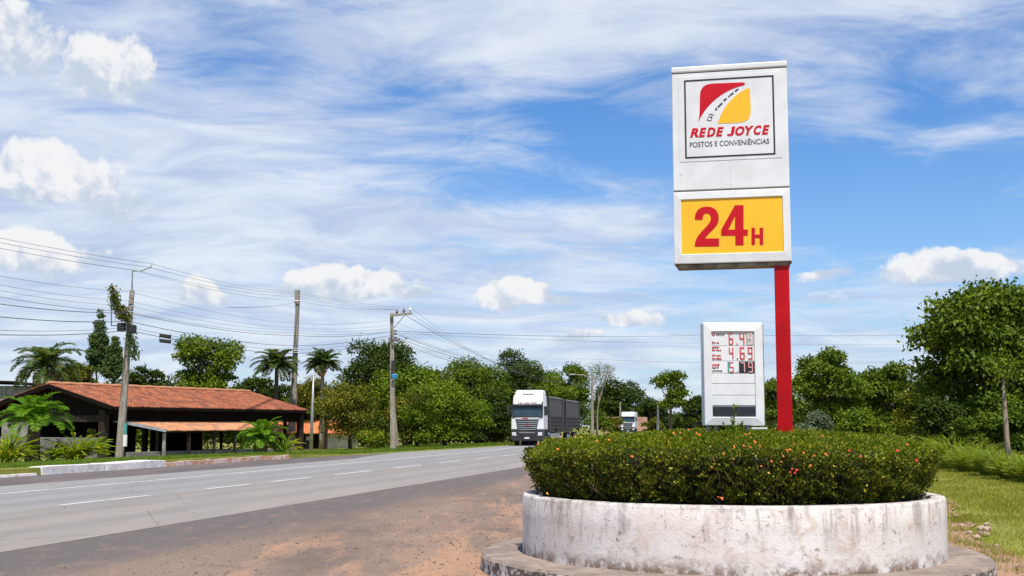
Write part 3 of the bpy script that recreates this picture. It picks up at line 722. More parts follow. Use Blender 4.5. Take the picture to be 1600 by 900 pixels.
# 24H from polygons, drawn upright in a 0..100 box
def glyph(polys, cx0, cy0, cx1, cy1, name, mat='sign_red'):
    # polys in 0..1 box (x right, y down); corners in crop pixels
    m = MB()
    for pl in polys:
        loc = []
        for x, y in pl:
            u, v = uv(cx0+(cx1-cx0)*x, cy0+(cy1-cy0)*y); q = L(u, v); loc.append((q.x, q.z))
        m.prism(loc, .0025, Matrix.Translation((0, OY+.0025, 0)))
    return m.build(name, mat, sg)
two = bez((.02, .33), (.0, .10), (.22, 0), (.50, 0)) + bez((.50, 0), (.82, 0), (.97, .12), (.97, .30))[1:] + bez((.97, .30), (.97, .52), (.62, .60), (.42, .80))[1:] + [(.98, .80), (.98, 1), (.0, 1)] + bez((.0, 1), (.0, .66), (.66, .50), (.66, .30))[1:] + bez((.66, .30), (.66, .21), (.58, .17), (.50, .17))[1:] + bez((.50, .17), (.36, .17), (.33, .25), (.33, .33))[1:]
glyph([two], 119, 645, 224, 808, 'numeral')
glyph([[(.0, .61), (.52, 0), (.52, .27), (.27, .61)], [(.52, 0), (.84, 0), (.84, 1), (.53, 1), (.53, .76), (.0, .76), (.0, .61), (.52, .61)], [(.84, .61), (1.0, .61), (1.0, .76), (.84, .76)]], 231, 640, 342, 804, 'numeral')
glyph([[(0, 0), (.3, 0), (.3, .40), (.7, .40), (.7, 0), (1, 0), (1, 1), (.7, 1), (.7, .60), (.3, .60), (.3, 1), (0, 1)]], 357, 733, 405, 803, 'letter')
# pole
m = MB(); hp = .086
topx = Minv @ (P(1221, 410, 14.3) - polepos)
vs = []
for (cx, z_) in ((0, 0), (topx.x, OZ-.02), (topx.x, OZ+SH*.5)):
    vs += [(cx-hp, -hp, z_), (cx+hp, -hp, z_), (cx+hp, hp, z_), (cx-hp, hp, z_)]
# (top section runs up inside the cabinet)
vs = vs[:8]; fs = [(0, 1, 5, 4), (1, 2, 6, 5), (2, 3, 7, 6), (3, 0, 4, 7), (4, 5, 6, 7)]
m.add(vs, fs).build('pole', 'pole_red', sg, bev=.008)

# ------------------------------------------------------------------ price sign
YP = 13.6
a0 = P(1095.5, 665.5, YP); a1 = P(1194.5, 665.5, YP); t0 = P(1096.5, 503.5, YP)
a0.x += .040; a1.x += .016; PW = a1.x-a0.x; PH = t0.z-a0.z
ps = empty('price_sign', (a0.x, YP, RZ-.1), math.radians(2.5), 'white fuel price board with red digits standing in the hedge beside the red pole', 'sign')
PZ = a0.z-(RZ-.1)
def pb(m, x0, x1, z0, z1, y0, y1): m.box(x0*PW, x1*PW, y0, y1, PZ+z0*PH, PZ+z1*PH)
m = MB(); pb(m, 0, 1, 0, 1, .02, .16); m.build('cabinet', 'white_panel', ps, bev=.014, seg=3)
m = MB(); pb(m, 1.001, 1.012, .01, .985, .025, .15); m.build('side_trim', 'brown_mottle', ps)
# crop coords 4.5x: board x 68..508(top)/520(bottom), y 56..790
def pu(cx, cy): return ((cx-68)/(446), 1-(cy-56)/734)
iu0, iv1 = pu(128, 122); iu1, iv0 = pu(446, 728)
def pframe(m, u0, u1, v0, v1, a_, b_, c_, d_, yo, yi, yb):
    o_ = [Vector((u*PW, yo, PZ+v*PH)) for u, v in ((u0, v0), (u1, v0), (u1, v1), (u0, v1))]
    i_ = [Vector((u*PW, yi, PZ+v*PH)) for u, v in ((a_, c_), (b_, c_), (b_, d_), (a_, d_))]
    bb = [Vector((q.x, yb, q.z)) for q in o_]; ib = [Vector((q.x, yb, q.z)) for q in i_]
    fs = []
    for k in range(4):
        j = (k+1) % 4; fs += [(k, j, 4+j, 4+k), (k, 8+k, 8+j, j), (4+k, 4+j, 12+j, 12+k)]
    m.add(o_+i_+bb+ib, fs)
m = MB(); pframe(m, .006, .994, .004, .996, iu0, iu1, iv0, iv1, .004, -.010, .02); m.build('frame', 'white_panel', ps, bev=.007, seg=3)
def prow(name, y0, y1, mat='white_panel'):
    u0, v1 = pu(129, y0); u1, v0 = pu(445, y1); m = MB(); pb(m, u0, u1, v0, v1, .008, .0185); return m.build(name, mat, ps, bev=.002)
for (y0, y1) in ((123, 222), (225, 330), (334, 418), (421, 490), (494, 572), (576, 645)): prow('price_slat', y0, y1)
prow('price_slat', 655, 722, 'sign_black')
def pbox(name, x0, y0, x1, y1, mat, y=.0055, th=.0022):
    u0, v1 = pu(x0, y0); u1, v0 = pu(x1, y1); m = MB(); pb(m, u0, u1, v0, v1, y, y+th); return m.build(name, mat, ps)
pbox('digit_plate', 330, 335, 444, 417, 'sign_black'); pbox('digit_plate', 246, 336, 292, 414, 'teal_paint'); pbox('digit_plate', 258, 338, 320, 413, 'white_panel', .003)
pbox('digit_plate', 386, 128, 442, 216, 'grey_edge'); 
SEG = {'0': 'abcdef', '4': 'bcfg', '5': 'acdfg', '6': 'acdefg', '7': 'abc', '9': 'abcdfg'}
def digit(ch, x0, y0, x1, y1, mat, yy=0.):
    w = x1-x0; h = y1-y0; t = w*.22; m = MB()
    R = {'a': (x0+t*.3, y0, x1-t*.3, y0+t), 'd': (x0+t*.3, y1-t, x1-t*.3, y1), 'g': (x0+t*.3, y0+h/2-t/2, x1-t*.3, y0+h/2+t/2),
         'f': (x0, y0+t*.3, x0+t, y0+h/2), 'b': (x1-t, y0+t*.3, x1, y0+h/2), 'e': (x0, y0+h/2, x0+t, y1-t*.3), 'c': (x1-t, y0+h/2, x1, y1-t*.3)}
    for i, s in enumerate(SEG[ch]):
        u0, v1 = pu(R[s][0], R[s][1]); u1, v0 = pu(R[s][2], R[s][3]); pb(m, u0, u1, v0, v1, .0028+yy-i*.0002, .0055+yy)
    return m.build('digit', mat, ps)
pm('digit_red', (.66, .04, .03), rough=.5); pm('digit_pink', (.80, .36, .34), rough=.5); pm('digit_pale', (.85, .62, .58), rough=.5)
for (row, y0, y1, chs, mats) in ((0, 130, 214, '649', ('digit_red', 'digit_red', 'digit_pale')), (1, 232, 318, '469', ('digit_red', 'digit_red', 'digit_red')), (2, 340, 412, '579', ('digit_red', 'digit_pink', 'digit_pink'))):
    for ch, (x0, x1), mt in zip(chs, ((258, 290), (338, 374), (398, 432)), mats): digit(ch, x0, y0, x1, y1, mt, -.0028 if row == 2 else (-.001))
    pbox('decimal_point', 315, y1-9, 324, y1, 'digit_red', .003)
def ptext(s, x0, y0, x1, y1, mat, bold=.0):
    u0, v0 = pu(x0, y1); u1, v1 = pu(x1, y0)
    text_obj(s, mat, ps, u0*PW, .0045, PZ+v0*PH, (u1-u0)*PW, (v1-v0)*PH, bold=bold)
ptext('O', 133, 132, 158, 152, 'digit_red', .05); ptext('BAVLOS', 166, 135, 226, 150, 'mark_dark', .02); ptext('Ev.o', 134, 192, 186, 208, 'mark_red', .02)
ptext('ETP', 134, 228, 186, 244, 'digit_red', .05); ptext('Do Nova', 134, 247, 202, 260, 'digit_red', .04); ptext('EV gar', 134, 284, 200, 300, 'digit_red', .05); ptext('DA NOLE', 134, 306, 202, 322, 'digit_red', .05)
ptext('D7', 134, 352, 188, 386, 'digit_red', .04); ptext('provica', 134, 394, 206, 410, 'mark_dark', .03)
m = MB()
for u in (.08, .22, .74): m.bar((u*PW, .09, 0), (u*PW, .09, PZ+.01), .03)
m.build('leg', 'steel', ps)
pbox('base_plate', 410, 800, 526, 812, 'white_panel', -.02, .04)

# cactus-like weed before price sign
def stalk_plant(name, loc, label, cat, stems, leafn, mat, L_=.05, sc=1.):
    t = empty(name, loc, 0, label, cat); m = MB(); pos = []; nr = []; ud = []
    for (dx_, dy_, h, bend) in stems:
        pts = [Vector((dx_*.4 + bend*(k/6)**2 + dx_*.6*(k/6), dy_, h*k/6)) for k in range(7)]
        m.tube(pts, [.009*sc*(1-.6*k/6) for k in range(7)], 5)
        for i in range(leafn):
            k = random.uniform(.15, 1)*5.99; p = pts[int(k)].lerp(pts[int(k)+1], k % 1); pos.append(p); d = Vector((random.gauss(0, 1), random.gauss(0, 1), .8)).normalized(); ud.append(d); nr.append((random.gauss(0, 1), random.gauss(0, 1), .6))
    m.build('stem', mat, t); leaves('leaves', np.array([tuple(p) for p in pos]), np.array(nr), L_, L_*.5, mat, t, np.array([tuple(p) for p in ud])); return t
pw = P(1146, 678, 13.2)
stalk_plant('weed', (pw.x, pw.y, 1.36), 'thin green weed sprouting from hedge in front of the price board', 'plant', [(-.06, 0, .26, -.05), (.07, .01, .27, .02), (.01, .03, .46, .02), (.12, -.03, .17, .06), (-.02, 0, .32, .01)], 34, 'leaf_bright', .045)

# ------------------------------------------------------------------ tree tools
def rand_dirs(n):
    v = rng.normal(size=(n, 3)); return v/np.linalg.norm(v, axis=1, keepdims=True)
def tree(name, label, cat, px0, px1, pyt, pyb, Y, leafm, n=9000, L_=.22, K=26, trunk='bark', group=None, flat=.9, base_py=None, depthf=.8, sprigs=.16, taper=0., crk=.30, tall=False, tr=None):
    """crown fills pixels px0..px1 x pyt..pyb at depth Y"""
    cx = (px0+px1)/2; top = P(cx, pyt, Y); bot = P(cx, pyb, Y); W_ = (P(px1, 600, Y).x-P(px0, 600, Y).x)/2; H_ = (top.z-bot.z)/2
    x = top.x; gz = terrain(x, Y); t = empty(name, (x, Y, gz), 0, label, cat, group)
    cz = (top.z+bot.z)/2-gz
    cen = []; rad = []
    for k in range(K):
        d = rand_dirs(1)[0]; pw_ = (2.6 if W_ < 5 or Y > 60 else 2.05) if d[2] > 0 else (4. if K < 90 else 3.); d = d/(np.sum(np.abs(d)**pw_)**(1/pw_)); rr = rng.uniform(.3, 1)**.6*(1-crk*.75)
        c_ = np.array([d[0]*W_*rr, d[1]*W_*depthf*rr, cz+d[2]*H_*rr])
        if taper: f = 1-taper*((c_[2]-cz)/H_+1)/2; c_[0] *= f; c_[1] *= f
        cen.append(c_); rad.append(min(W_, H_)*crk*rng.uniform(.8, 1.45)*(1 if not taper else max(.35, 1-taper*((c_[2]-cz)/H_+1)/2)))
    cen = np.array(cen); rad = np.array(rad)*(1.0 if K < 100 else 1.6)
    w = rad**2/np.sum(rad**2); idx = rng.choice(K, n, p=w); d = rand_dirs(n)
    d[:, 2] = np.where(d[:, 2] < -.3, -d[:, 2]*.6, d[:, 2])
    u = rng.random(n); sp = rng.random(n) < sprigs
    rr = rad[idx]*np.where(sp, 1+.35*rng.random(n), .55+.45*u**.5)
    lob = 1+.18*np.sin(d[:, 0]*7+idx)*np.sin(d[:, 1]*6+idx*2.)*np.cos(d[:, 2]*5)
    pos = cen[idx] + d*(rr*lob)[:, None]*np.array([1.1, 1.1, flat])
    nrm = d + rng.normal(0, .55, (n, 3)) + np.array([0, 0, .55])
    ud = d*.5 + rng.normal(0, .8, (n, 3)) + np.array([0, 0, -.25])
    LL = L_*rng.uniform(.65, 1.35, n)
    leaves('crown', pos, nrm, LL, LL*.55, leafm, t, ud)
    m = MB(); tz = cz-H_*.2; r0 = tr or max(.07, W_*.05)
    k_ = [Vector((0, 0, -.1)), Vector((rng.uniform(-.1, .1)*W_*.4, 0, tz*.5)), Vector((rng.uniform(-.1, .1)*W_, rng.uniform(-.1, .1)*W_, tz)), Vector((0, 0, cz+H_*.35))]
    m.tube(k_, [r0*1.3, r0, r0*.8, r0*.35], 8)
    for i in rng.choice(K, min(K, 12), replace=False):
        c_ = Vector(cen[i]); s_ = k_[1].lerp(k_[2], rng.uniform(.2, 1.)); mid = s_.lerp(c_, .5) + Vector((0, 0, -.08*W_)); m.tube([s_, mid, c_], [r0*.5, r0*.33, r0*.12], 6)
    m.build('trunk', trunk, t, smooth=True)
    return t
def frond_arrays(base, az_, el0, length, droop, nl, ll, wid, twist=0., vshape=.3):
    """one pinnate frond: returns rachis pts, leaflet pos, nrm, dir"""
    pts = []; p = Vector(base); e = el0; step = length/12
    for k in range(13):
        pts.append(p.copy()); p = p + Vector((math.cos(az_)*math.cos(e), math.sin(az_)*math.cos(e), math.sin(e)))*step; e -= droop/12*(1+k/8)
    pos = []; nr = []; ud = []; LL = []
    side0 = Vector((-math.sin(az_), math.cos(az_), 0))
    for i in range(nl):
        f = .14+.86*(i+.5)/nl; kk = f*12*.999; a_ = pts[int(kk)]; b_ = pts[int(kk)+1]; q = a_.lerp(b_, kk % 1); T = (b_-a_).normalized(); N_ = side0.cross(T).normalized()
        if N_.z < 0: N_ = -N_
        for s in (-1, 1):
            d = (side0*s*1. + T*.55 + N_*vshape + Vector((random.gauss(0, .09), random.gauss(0, .09), random.gauss(0, .09)-.25*f))).normalized()
            pos.append(q); ud.append(d); nr.append(N_+side0*random.gauss(0, .4)); LL.append(ll*(math.sin(math.pi*min(1, .12+f*.86))**.6+.1)*random.uniform(.85, 1.1))
    return pts, pos, nr, ud, LL
def palm(name, label, base, crown_z, trunk_r, nf, flen, leafm, nl=26, ll=None, wid=.05, droop=1.5, elmin=-.5, elmax=1.4, lean=(0, 0), group=None, dry=0, bark='palm_bark', vshape=.3, cat='palm tree'):
    t = empty(name, base, 0, label, cat, group); m = MB(); ll = ll or flen*.22
    top = Vector((lean[0], lean[1], crown_z))
    tp = [Vector((lean[0]*(k/6)**1.5, lean[1]*(k/6)**1.5, crown_z*k/6-.05)) for k in range(7)]
    m.tube(tp, [trunk_r*(1.25-.4*k/6) for k in range(7)], 10); m.build('trunk', bark, t, smooth=True)
    PO, NR, UD, LLs = [], [], [], []; rm = MB(); dm = MB(); 
    for i in range(nf):
        f = (i+.5)/nf; el0 = elmax + (elmin-elmax)*f**.9; az_ = i*2.39996+random.uniform(-.2, .2)
        pts, a_, b_, c_, d_ = frond_arrays(top, az_, el0, flen*random.uniform(.85, 1.1), droop*random.uniform(.8, 1.2)*(1-.35*(el0 < 0)), nl, ll, wid, vshape=vshape)
        rm.tube(pts, [.02*flen/2*(1-.8*k/12)+.004 for k in range(13)], 4, cap=False); PO += a_; NR += b_; UD += c_; LLs += d_
    rm.build('frond_ribs', leafm, t)
    arr = lambda q: np.array([tuple(x) for x in q])
    LLs = np.array(LLs); leaves('fronds', arr(PO), arr(NR), LLs, np.maximum(wid, LLs*.07), leafm, t, arr(UD))
    if dry:
        PO, NR, UD, LLs = [], [], [], []
        for i in range(dry):
            pts, a_, b_, c_, d_ = frond_arrays(top-Vector((0, 0, .1)), random.random()*6.28, -.3, flen*.7, 1.8, nl, ll*.7, wid)
            PO += a_; NR += b_; UD += c_; LLs += d_
        LLs = np.array(LLs); leaves('dry_fronds', arr(PO), arr(NR), LLs, np.maximum(wid, LLs*.08), 'dry_frond', t, arr(UD))
    return t
def gpos(px, Y): x = XatY(px, Y); return Vector((x, Y, terrain(x, Y)))

# ------------------------------------------------------------------ pavilion
BA = Vector((-27.2, 83.4, -.64)); BD = Vector((.421, .907, 0)).normalized(); BWv = Vector((-.907, .421, 0)).normalized()
def B_(s, w, z): return BA + BD*s + BWv*w + Vector((0, 0, z))       # z above building ground
def Bpix(px, py, w):                                                # pixel -> (s, z) on the plane w = const
    r = ray(px, py); o_ = Vector((0, 0, EYE)); n = BWv; t = (BA + BWv*w - o_).dot(n)/r.dot(n); q = o_+r*t - BA
    return q.dot(BD), q.z
bz = math.atan2(BD.y, BD.x)
pav = empty('pavilion', tuple(BA), bz, 'long open roadside pavilion with red clay tile roof and dark timber pillars', 'building')
# local frame: +x along BD, +y = rotate 90deg ccw = BWv
EZ = 3.69; RZ_ = 5.15; HW = 5.54; SL0 = .0; SL1 = 22.8
def tiles(name, parent, x0, x1, y0, z0, y1, z1, mat, pitch=.22, rows=12, cutx=None, th=.06):
    """corrugated clay tile slope from eave (y0,z0) to ridge (y1,z1); cutx(f)->(xa,xb) limits along slope"""
    n = int((x1-x0)/pitch)*4; vs = []; fs = []; uvs = []
    R = rows*2
    for j in range(R+1):
        f = min(1., (j//2 + (j % 2)*.97)/rows); lift = .035*(0 if j % 2 else 1)
        xa, xb = (x0, x1) if cutx is None else cutx(f)
        for i in range(n+1):
            u = i/n; x = xa+(xb-xa)*u; ph = (x-x0)/pitch*2*math.pi
            h = .045*math.cos(ph) + .012*math.sin(x*3.1+j) + lift*-1 + random.uniform(-.006, .006)
            vs.append((x, y0+(y1-y0)*f, z0+(z1-z0)*f+h)); uvs.append(((x-x0)/pitch, f*rows))
    for j in range(R):
        for i in range(n): a_ = j*(n+1)+i; fs.append((a_, a_+1, a_+n+2, a_+n+1))
    me = D.meshes.new(name); me.from_pydata(vs, [], fs); me.update()
    ul = me.uv_layers.new(name='UVMap'); li = np.empty(len(me.loops), np.int32); me.loops.foreach_get('vertex_index', li)
    ul.data.foreach_set('uv', np.array(uvs)[li].ravel().astype(np.float32))
    me.materials.append(MT[mat]); o = D.objects.new(name, me); C.objects.link(o); o.parent = parent
    md = o.modifiers.new('s', 'SOLIDIFY'); md.thickness = th; md.offset = -1
    return o
tiles('roof', pav, SL0-.5, SL1, -.4, EZ-.1, HW-.05, RZ_, 'roof_tiles', .30, 16)
tiles('roof', pav, SL0-.5, SL1, 2*HW+.4, EZ-.1, HW+.05, RZ_, 'roof_tiles', .30, 16)
m = MB(); m.tube([(SL0-.6+k*.5, HW, RZ_+.05+.02*math.sin(k*1.9)) for k in range(47)], .13, 8); m.build('ridge_tiles', 'roof_tiles_pale', pav)
m = MB()
for s in (-.56, SL1+.06):
    m.bar((s, -.45, EZ-.28), (s, HW, RZ_-.14), .08, .28); m.bar((s, 2*HW+.45, EZ-.28), (s, HW, RZ_-.14), .08, .28)
m.bar((SL0-.5, -.38, EZ-.28), (SL1, -.38, EZ-.28), .07, .20); m.bar((SL0-.5, 2*HW+.38, EZ-.28), (SL1, 2*HW+.38, EZ-.28), .07, .20)
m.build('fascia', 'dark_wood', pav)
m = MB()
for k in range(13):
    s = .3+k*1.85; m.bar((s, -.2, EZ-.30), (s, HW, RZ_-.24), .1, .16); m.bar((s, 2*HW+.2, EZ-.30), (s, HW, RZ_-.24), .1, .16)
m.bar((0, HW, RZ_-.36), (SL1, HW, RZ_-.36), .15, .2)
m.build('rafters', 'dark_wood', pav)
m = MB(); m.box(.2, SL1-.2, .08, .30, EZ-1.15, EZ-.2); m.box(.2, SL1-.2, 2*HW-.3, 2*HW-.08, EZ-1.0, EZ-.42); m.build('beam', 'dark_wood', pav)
# gable boarding
m = MB(); m.add([(.0, .25, EZ-1.15), (.0, 2*HW-.25, EZ-1.15), (.0, 2*HW-.25, EZ-.35), (.0, HW, RZ_-.35), (.0, .25, EZ-.35)], [(0, 1, 2, 3, 4)])
o = m.build('gable_board', 'dark_wood', pav); md = o.modifiers.new('s', 'SOLIDIFY'); md.thickness = .12; md.offset = 0
m = MB(); m.box(-.12, -.07, .3, 2*HW-.3, EZ-1.2, EZ-.75); m.box(-.14, -.08, HW-.1, HW+.1, EZ-.7, RZ_-.4); m.build('tie_board', 'pillar_wood', pav, bev=.01)
for (s, w, r_) in ((.05, .85, .26), (.15, 2*HW-.15, .22), (.15, HW+1.5, .2), (SL1-.5, .15, .23), (SL1-.5, 2*HW-.15, .22), (15.5, 2*HW-.15, .2), (8, 2*HW-.15, .2)):
    m = MB(); m.box(s-r_, s+r_, w-r_, w+r_, -.2, EZ-.35); m.build('pillar', 'pillar_wood', pav, bev=.04)
m = MB(); m.box(.05, SL1-.3, .1, 2*HW-.1, -.3, .05); m.build('floor', 'floor_concrete', pav)
# low walls
m = MB(); m.box(-.02, .16, .6, 2*HW-.5, 0, 1.42); m.build('low_wall', 'grey_wall', pav, bev=.02)
m = MB(); m.box(.4, SL1-3.2, -1.05, -.85, -.3, .44); m.build('front_wall', 'grey_wall', pav, bev=.02)
m = MB(); m.box(.6, 6.0, 8.2, 8.35, 0, 3.0); m.box(7.2, 11.4, 8.2, 8.35, 0, 3.0); m.box(13.2, 19.5, 8.2, 8.35, 0, 3.0); m.box(6.0, 7.2, 8.2, 8.35, 2.0, 3.0); m.box(11.4, 13.2, 8.2, 8.35, 1.95, 3.0); m.build('rear_wall', 'interior_shade', pav)
for (s, w, h) in ((2.6, 5, 1.9), (6.6, 6, 2.2), (9.5, 4.4, 2.1), (15, 6, 2.2), (18, 5, 2.0)):
    m = MB(); m.box(s-.09, s+.09, w-.09, w+.09, 0, EZ-.4); m.build('inner_post', 'pale_wood' if s in (9.5, 15) else 'dark_wood', pav, bev=.01)
# lower lean-to roof in front
s0, z0 = Bpix(178, 656, .5); s1, z1 = Bpix(258, 672.5, -1.6); s2, z2 = Bpix(416, 670, -1.6); s3, z3 = Bpix(376, 657, .5)
print('LEAN', s0, z0, s1, z1, s2, z2, s3, z3)
tiles('porch_roof', pav, s0-.2, s2, -1.7, z1+.05, .5, z0+.05, 'roof_tiles_pale', .26, 9, cutx=lambda f: (lerp(s1, s0, f), lerp(s2, s3, f)))
m = MB(); m.bar((s1-.05, -1.75, z1-.03), (s0-.05, .5, z0-.03), .08, .2); m.build('porch_fascia', 'tin_sheet', pav)
m = MB(); m.bar((s1, -1.62, z1-.13), (s2-.1, -1.62, z2-.13), .08, .12); m.build('porch_beam', 'dark_wood', pav)
m = MB(); m.box(s0+1, s0+5.6, .42, .6, z0+.02, z0+.14); m.build('porch_flashing', 'tin_sheet', pav)
for px in (257, 296, 335, 367):
    sA, _ = Bpix(px, 690, -1.5); m = MB(); m.box(sA-.09, sA+.09, -1.55, -1.38, -.35, z1-.18); m.build('porch_post', 'old_plaster' if px == 257 else 'pillar_wood', pav, bev=.01)
# teal painted post and small white meter box
# side awning at right end
m = MB(); q0 = (SL1+.15, -.3, EZ-.20); q1 = (SL1+.15, 8, EZ-.20); q2 = (SL1+3.0, 8, EZ-.95); q3 = (SL1+3.0, -.6, EZ-.95)
m.add([q0, q1, q2, q3], [(0, 1, 2, 3)]); o = m.build('side_awning', 'dark_wood', pav); md = o.modifiers.new('s', 'SOLIDIFY'); md.thickness = .22
for w in (-.3, 4): m = MB(); m.box(SL1+2.6, SL1+2.85, w-.12, w+.12, -.4, EZ-.95); m.build('pillar', 'pillar_wood', pav, bev=.02)

# verge junk: meter board by the leaning pole
# far left shed
a_ = P(-40, 596, 100); b_ = P(64, 601, 100)
sh = empty('shed', (a_.x, 100, -.64), 0, 'grey plastered shed with thin dark roof behind the pavilion at far left', 'building')
wx = b_.x-a_.x; wz = b_.z+.64
m = MB(); m.box(-4, wx-.3, 0, 6, -.2, wz-.1); m.box(-4, wx-.3, -.02, 0, -.2, -.1); m.build('wall', 'old_plaster', sh)
m = MB(); m.prism([(-4.5, wz+.55), (wx*.6, wz+.28), (wx+.3, wz-.12), (wx+.3, wz-.22), (wx*.6, wz+.10), (-4.5, wz+.36)], 7, Matrix.Translation((0, -.6, 0))); m.build('roof', 'dark_wood', sh)
m = MB(); m.box(wx*.45-.04, wx*.45+.04, -.03, -.005, 0, wz-.15); m.build('drain_pipe', 'grey_edge', sh)
# small house to the right
Yh = 113; a_ = P(425, 700, Yh); b_ = P(548, 700, Yh)
hs_ = empty('house', (a_.x, Yh, -.64), 0, 'small white house with bright orange tile roof beyond the pavilion', 'building')
wx = b_.x-a_.x; zr = P(500, 657, Yh+3).z+.64; ze = P(500, 676, Yh-.5).z+.64
m = MB(); m.box(0, wx, 0, 5.5, -.3, ze); m.build('wall', 'white_plaster', hs_)
m = MB(); m.box(.5, wx*.62, -.02, -.004, 0, ze-.1); m.build('dark_front', 'interior_shade', hs_)
tiles('roof', hs_, -.8, wx+.2, -.7, ze+.0, 2.8, zr, 'roof_tiles_bright', .26, 10); tiles('roof', hs_, -.8, wx+.2, 6.2, ze, 2.85, zr, 'roof_tiles_bright', .26, 10)
for k in (1.9, 3.0): m = MB(); m.box(k, k+.8, -.06, -.021, 0, 1.65); dr = m.build('door', 'truck_black', hs_, bev=.01); m = MB(); m.box(k+.15, k+.65, -.075, -.062, .9, 1.25); m.build('notice', 'white_plaster', dr)
m = MB(); m.box(4.55, 4.8, -.2, -.03, 0, ze); m.build('column', 'white_plaster', hs_)

# ------------------------------------------------------------------ poles and wires
p1 = gpos(187, 64); top1 = P(206.5, 453, 64)
po = empty('utility_pole', tuple(p1), 0, 'leaning concrete utility pole with thin mast and bent arm, in front of the pavilion', 'utility pole')
m = MB(); d = top1-p1
def tap(m, a_, b_, w0, w1):
    a_ = Vector(a_); b_ = Vector(b_); vs = []
    for c_, w in ((a_, w0), (b_, w1)): vs += [(c_.x-w, c_.y-w*.8, c_.z), (c_.x+w, c_.y-w*.8, c_.z), (c_.x+w, c_.y+w*.8, c_.z), (c_.x-w, c_.y+w*.8, c_.z)]
    return m.add(vs, [(0, 1, 5, 4), (1, 2, 6, 5), (2, 3, 7, 6), (3, 0, 4, 7), (4, 5, 6, 7), (0, 3, 2, 1)])
tap(m, (0, 0, -.2), d, .20, .11).build('shaft', 'concrete_pole', po, bev=.03)
def rel(px, py, Y, o_): return P(px, py, Y)-o_
m = MB(); m.tube([rel(206, 458, 64, p1), rel(207, 423, 64, p1)], .04, 6); m.tube([rel(207, 424, 64, p1), rel(222, 423, 63.8, p1), rel(232, 419, 63.6, p1), rel(237, 417, 63.5, p1)], .025, 6); m.build('mast', 'steel', po)
for (px, py) in ((237, 414), (235.5, 419), (216, 424), (207, 423)): m = MB(); q = rel(px, py, 63.6, p1); m.tube([q, q+Vector((0, 0, .16))], .06, 8); m.build('insulator', 'porcelain', po)
for (px, py, w) in ((190, 511, .2), (207, 514, .18), (192, 492, .17)):
    q = rel(px, py, 63.6, p1); m = MB(); m.box(q.x-w, q.x+w, q.y-.2, q.y+.2, q.z-.24, q.z+.22); m.build('junction_box', 'black_rubber', po, bev=.07)
for k in range(7): m = MB(); q = rel(206+(-1 if k % 2 else 1)*2.2, 460+k*9, 63.8, p1); m.tube([q-Vector((.14, 0, 0)), q+Vector((.14, 0, 0))], .022, 6); m.build('step_bolt', 'steel', po)
m = MB(); m.tube([rel(174, 509, 64, p1), rel(174, 452, 64, p1)], .03, 6); m.tube([rel(174, 509, 64, p1), rel(200, 508, 63.8, p1)], .03, 6); m.tube([rel(186, 487, 64, p1), rel(200, 488, 63.8, p1)], .03, 6); m.build('side_bracket', 'steel', po)
m = MB(); q = rel(193, 690, 63.6, p1); m.box(q.x-.0, q.x+.18, q.y-.1, q.y+.05, q.z-.25, q.z+.35); m.build('meter_box', 'white_panel', po, bev=.01)
m = MB(); q = rel(193, 672, 63.6, p1); m.box(q.x, q.x+.17, q.y-.08, q.y+.05, q.z-.2, q.z+.35); m.build('notice_plate', 'teal_paint', po)
# climbing vine on bracket
def vine(name, label, pts, n, r, mat, L_=.16):
    t = empty(name, tuple(pts[0]), 0, label, 'vine'); m = MB(); rp = [p-pts[0] for p in pts]; m.tube(rp, .03, 5); m.build('stem', 'bark', t)
    seg = rng.integers(0, len(rp)-1, n); f = rng.random(n); A = np.array([tuple(p) for p in rp]); pos = A[seg]*(1-f[:, None])+A[seg+1]*f[:, None] + rng.normal(0, r, (n, 3))
    leaves('leaves', pos, rng.normal(size=(n, 3)), L_, L_*.6, mat, t); return t
vine('vine', 'leafy creeper curling over the bracket of the leaning concrete pole', [P(176, 450, 63.6), P(179, 468, 63.6), P(184, 481, 63.6), P(193, 491, 63.6), P(197, 500, 63.5)], 900, .13, 'leaf_olive')
vine('vine', 'thin creeper hanging on the lower right side of the leaning concrete pole', [P(203, 522, 63.6), P(208, 540, 63.6), P(211, 560, 63.6)], 320, .12, 'leaf_conifer')
# pole 2
Y2 = 113; x2 = P(456, 640, Y2).x; p2 = Vector((x2, Y2, -.64)); top2 = P(466, 453, Y2)
po2 = empty('utility_pole', tuple(p2), 0, 'tall bare pole standing behind the right end of the tiled pavilion roof', 'utility pole')
m = MB(); d = top2-p2; tap(m, (0, 0, 0), d*.38, .36, .30); m.build('lower_shaft', 'concrete_pole', po2, bev=.05)
m = MB(); tap(m, d*.38, d, .24, .17); m.build('shaft', 'concrete_pole', po2, bev=.04)
m = MB(); 
for py in (470, 470.5, 545, 548, 551): q = rel(464 if py < 500 else 461, py, Y2-.3, p2); m.tube([q-Vector((.35, 0, 0)), q+Vector((.35, 0, 0))], .05, 6)
m.build('clamp', 'steel', po2)
m = MB(); q = rel(461.5, 478, Y2-.2, p2); m.bar(q, rel(461, 452, Y2-.2, p2), .1); m.build('side_rod', 'steel', po2)
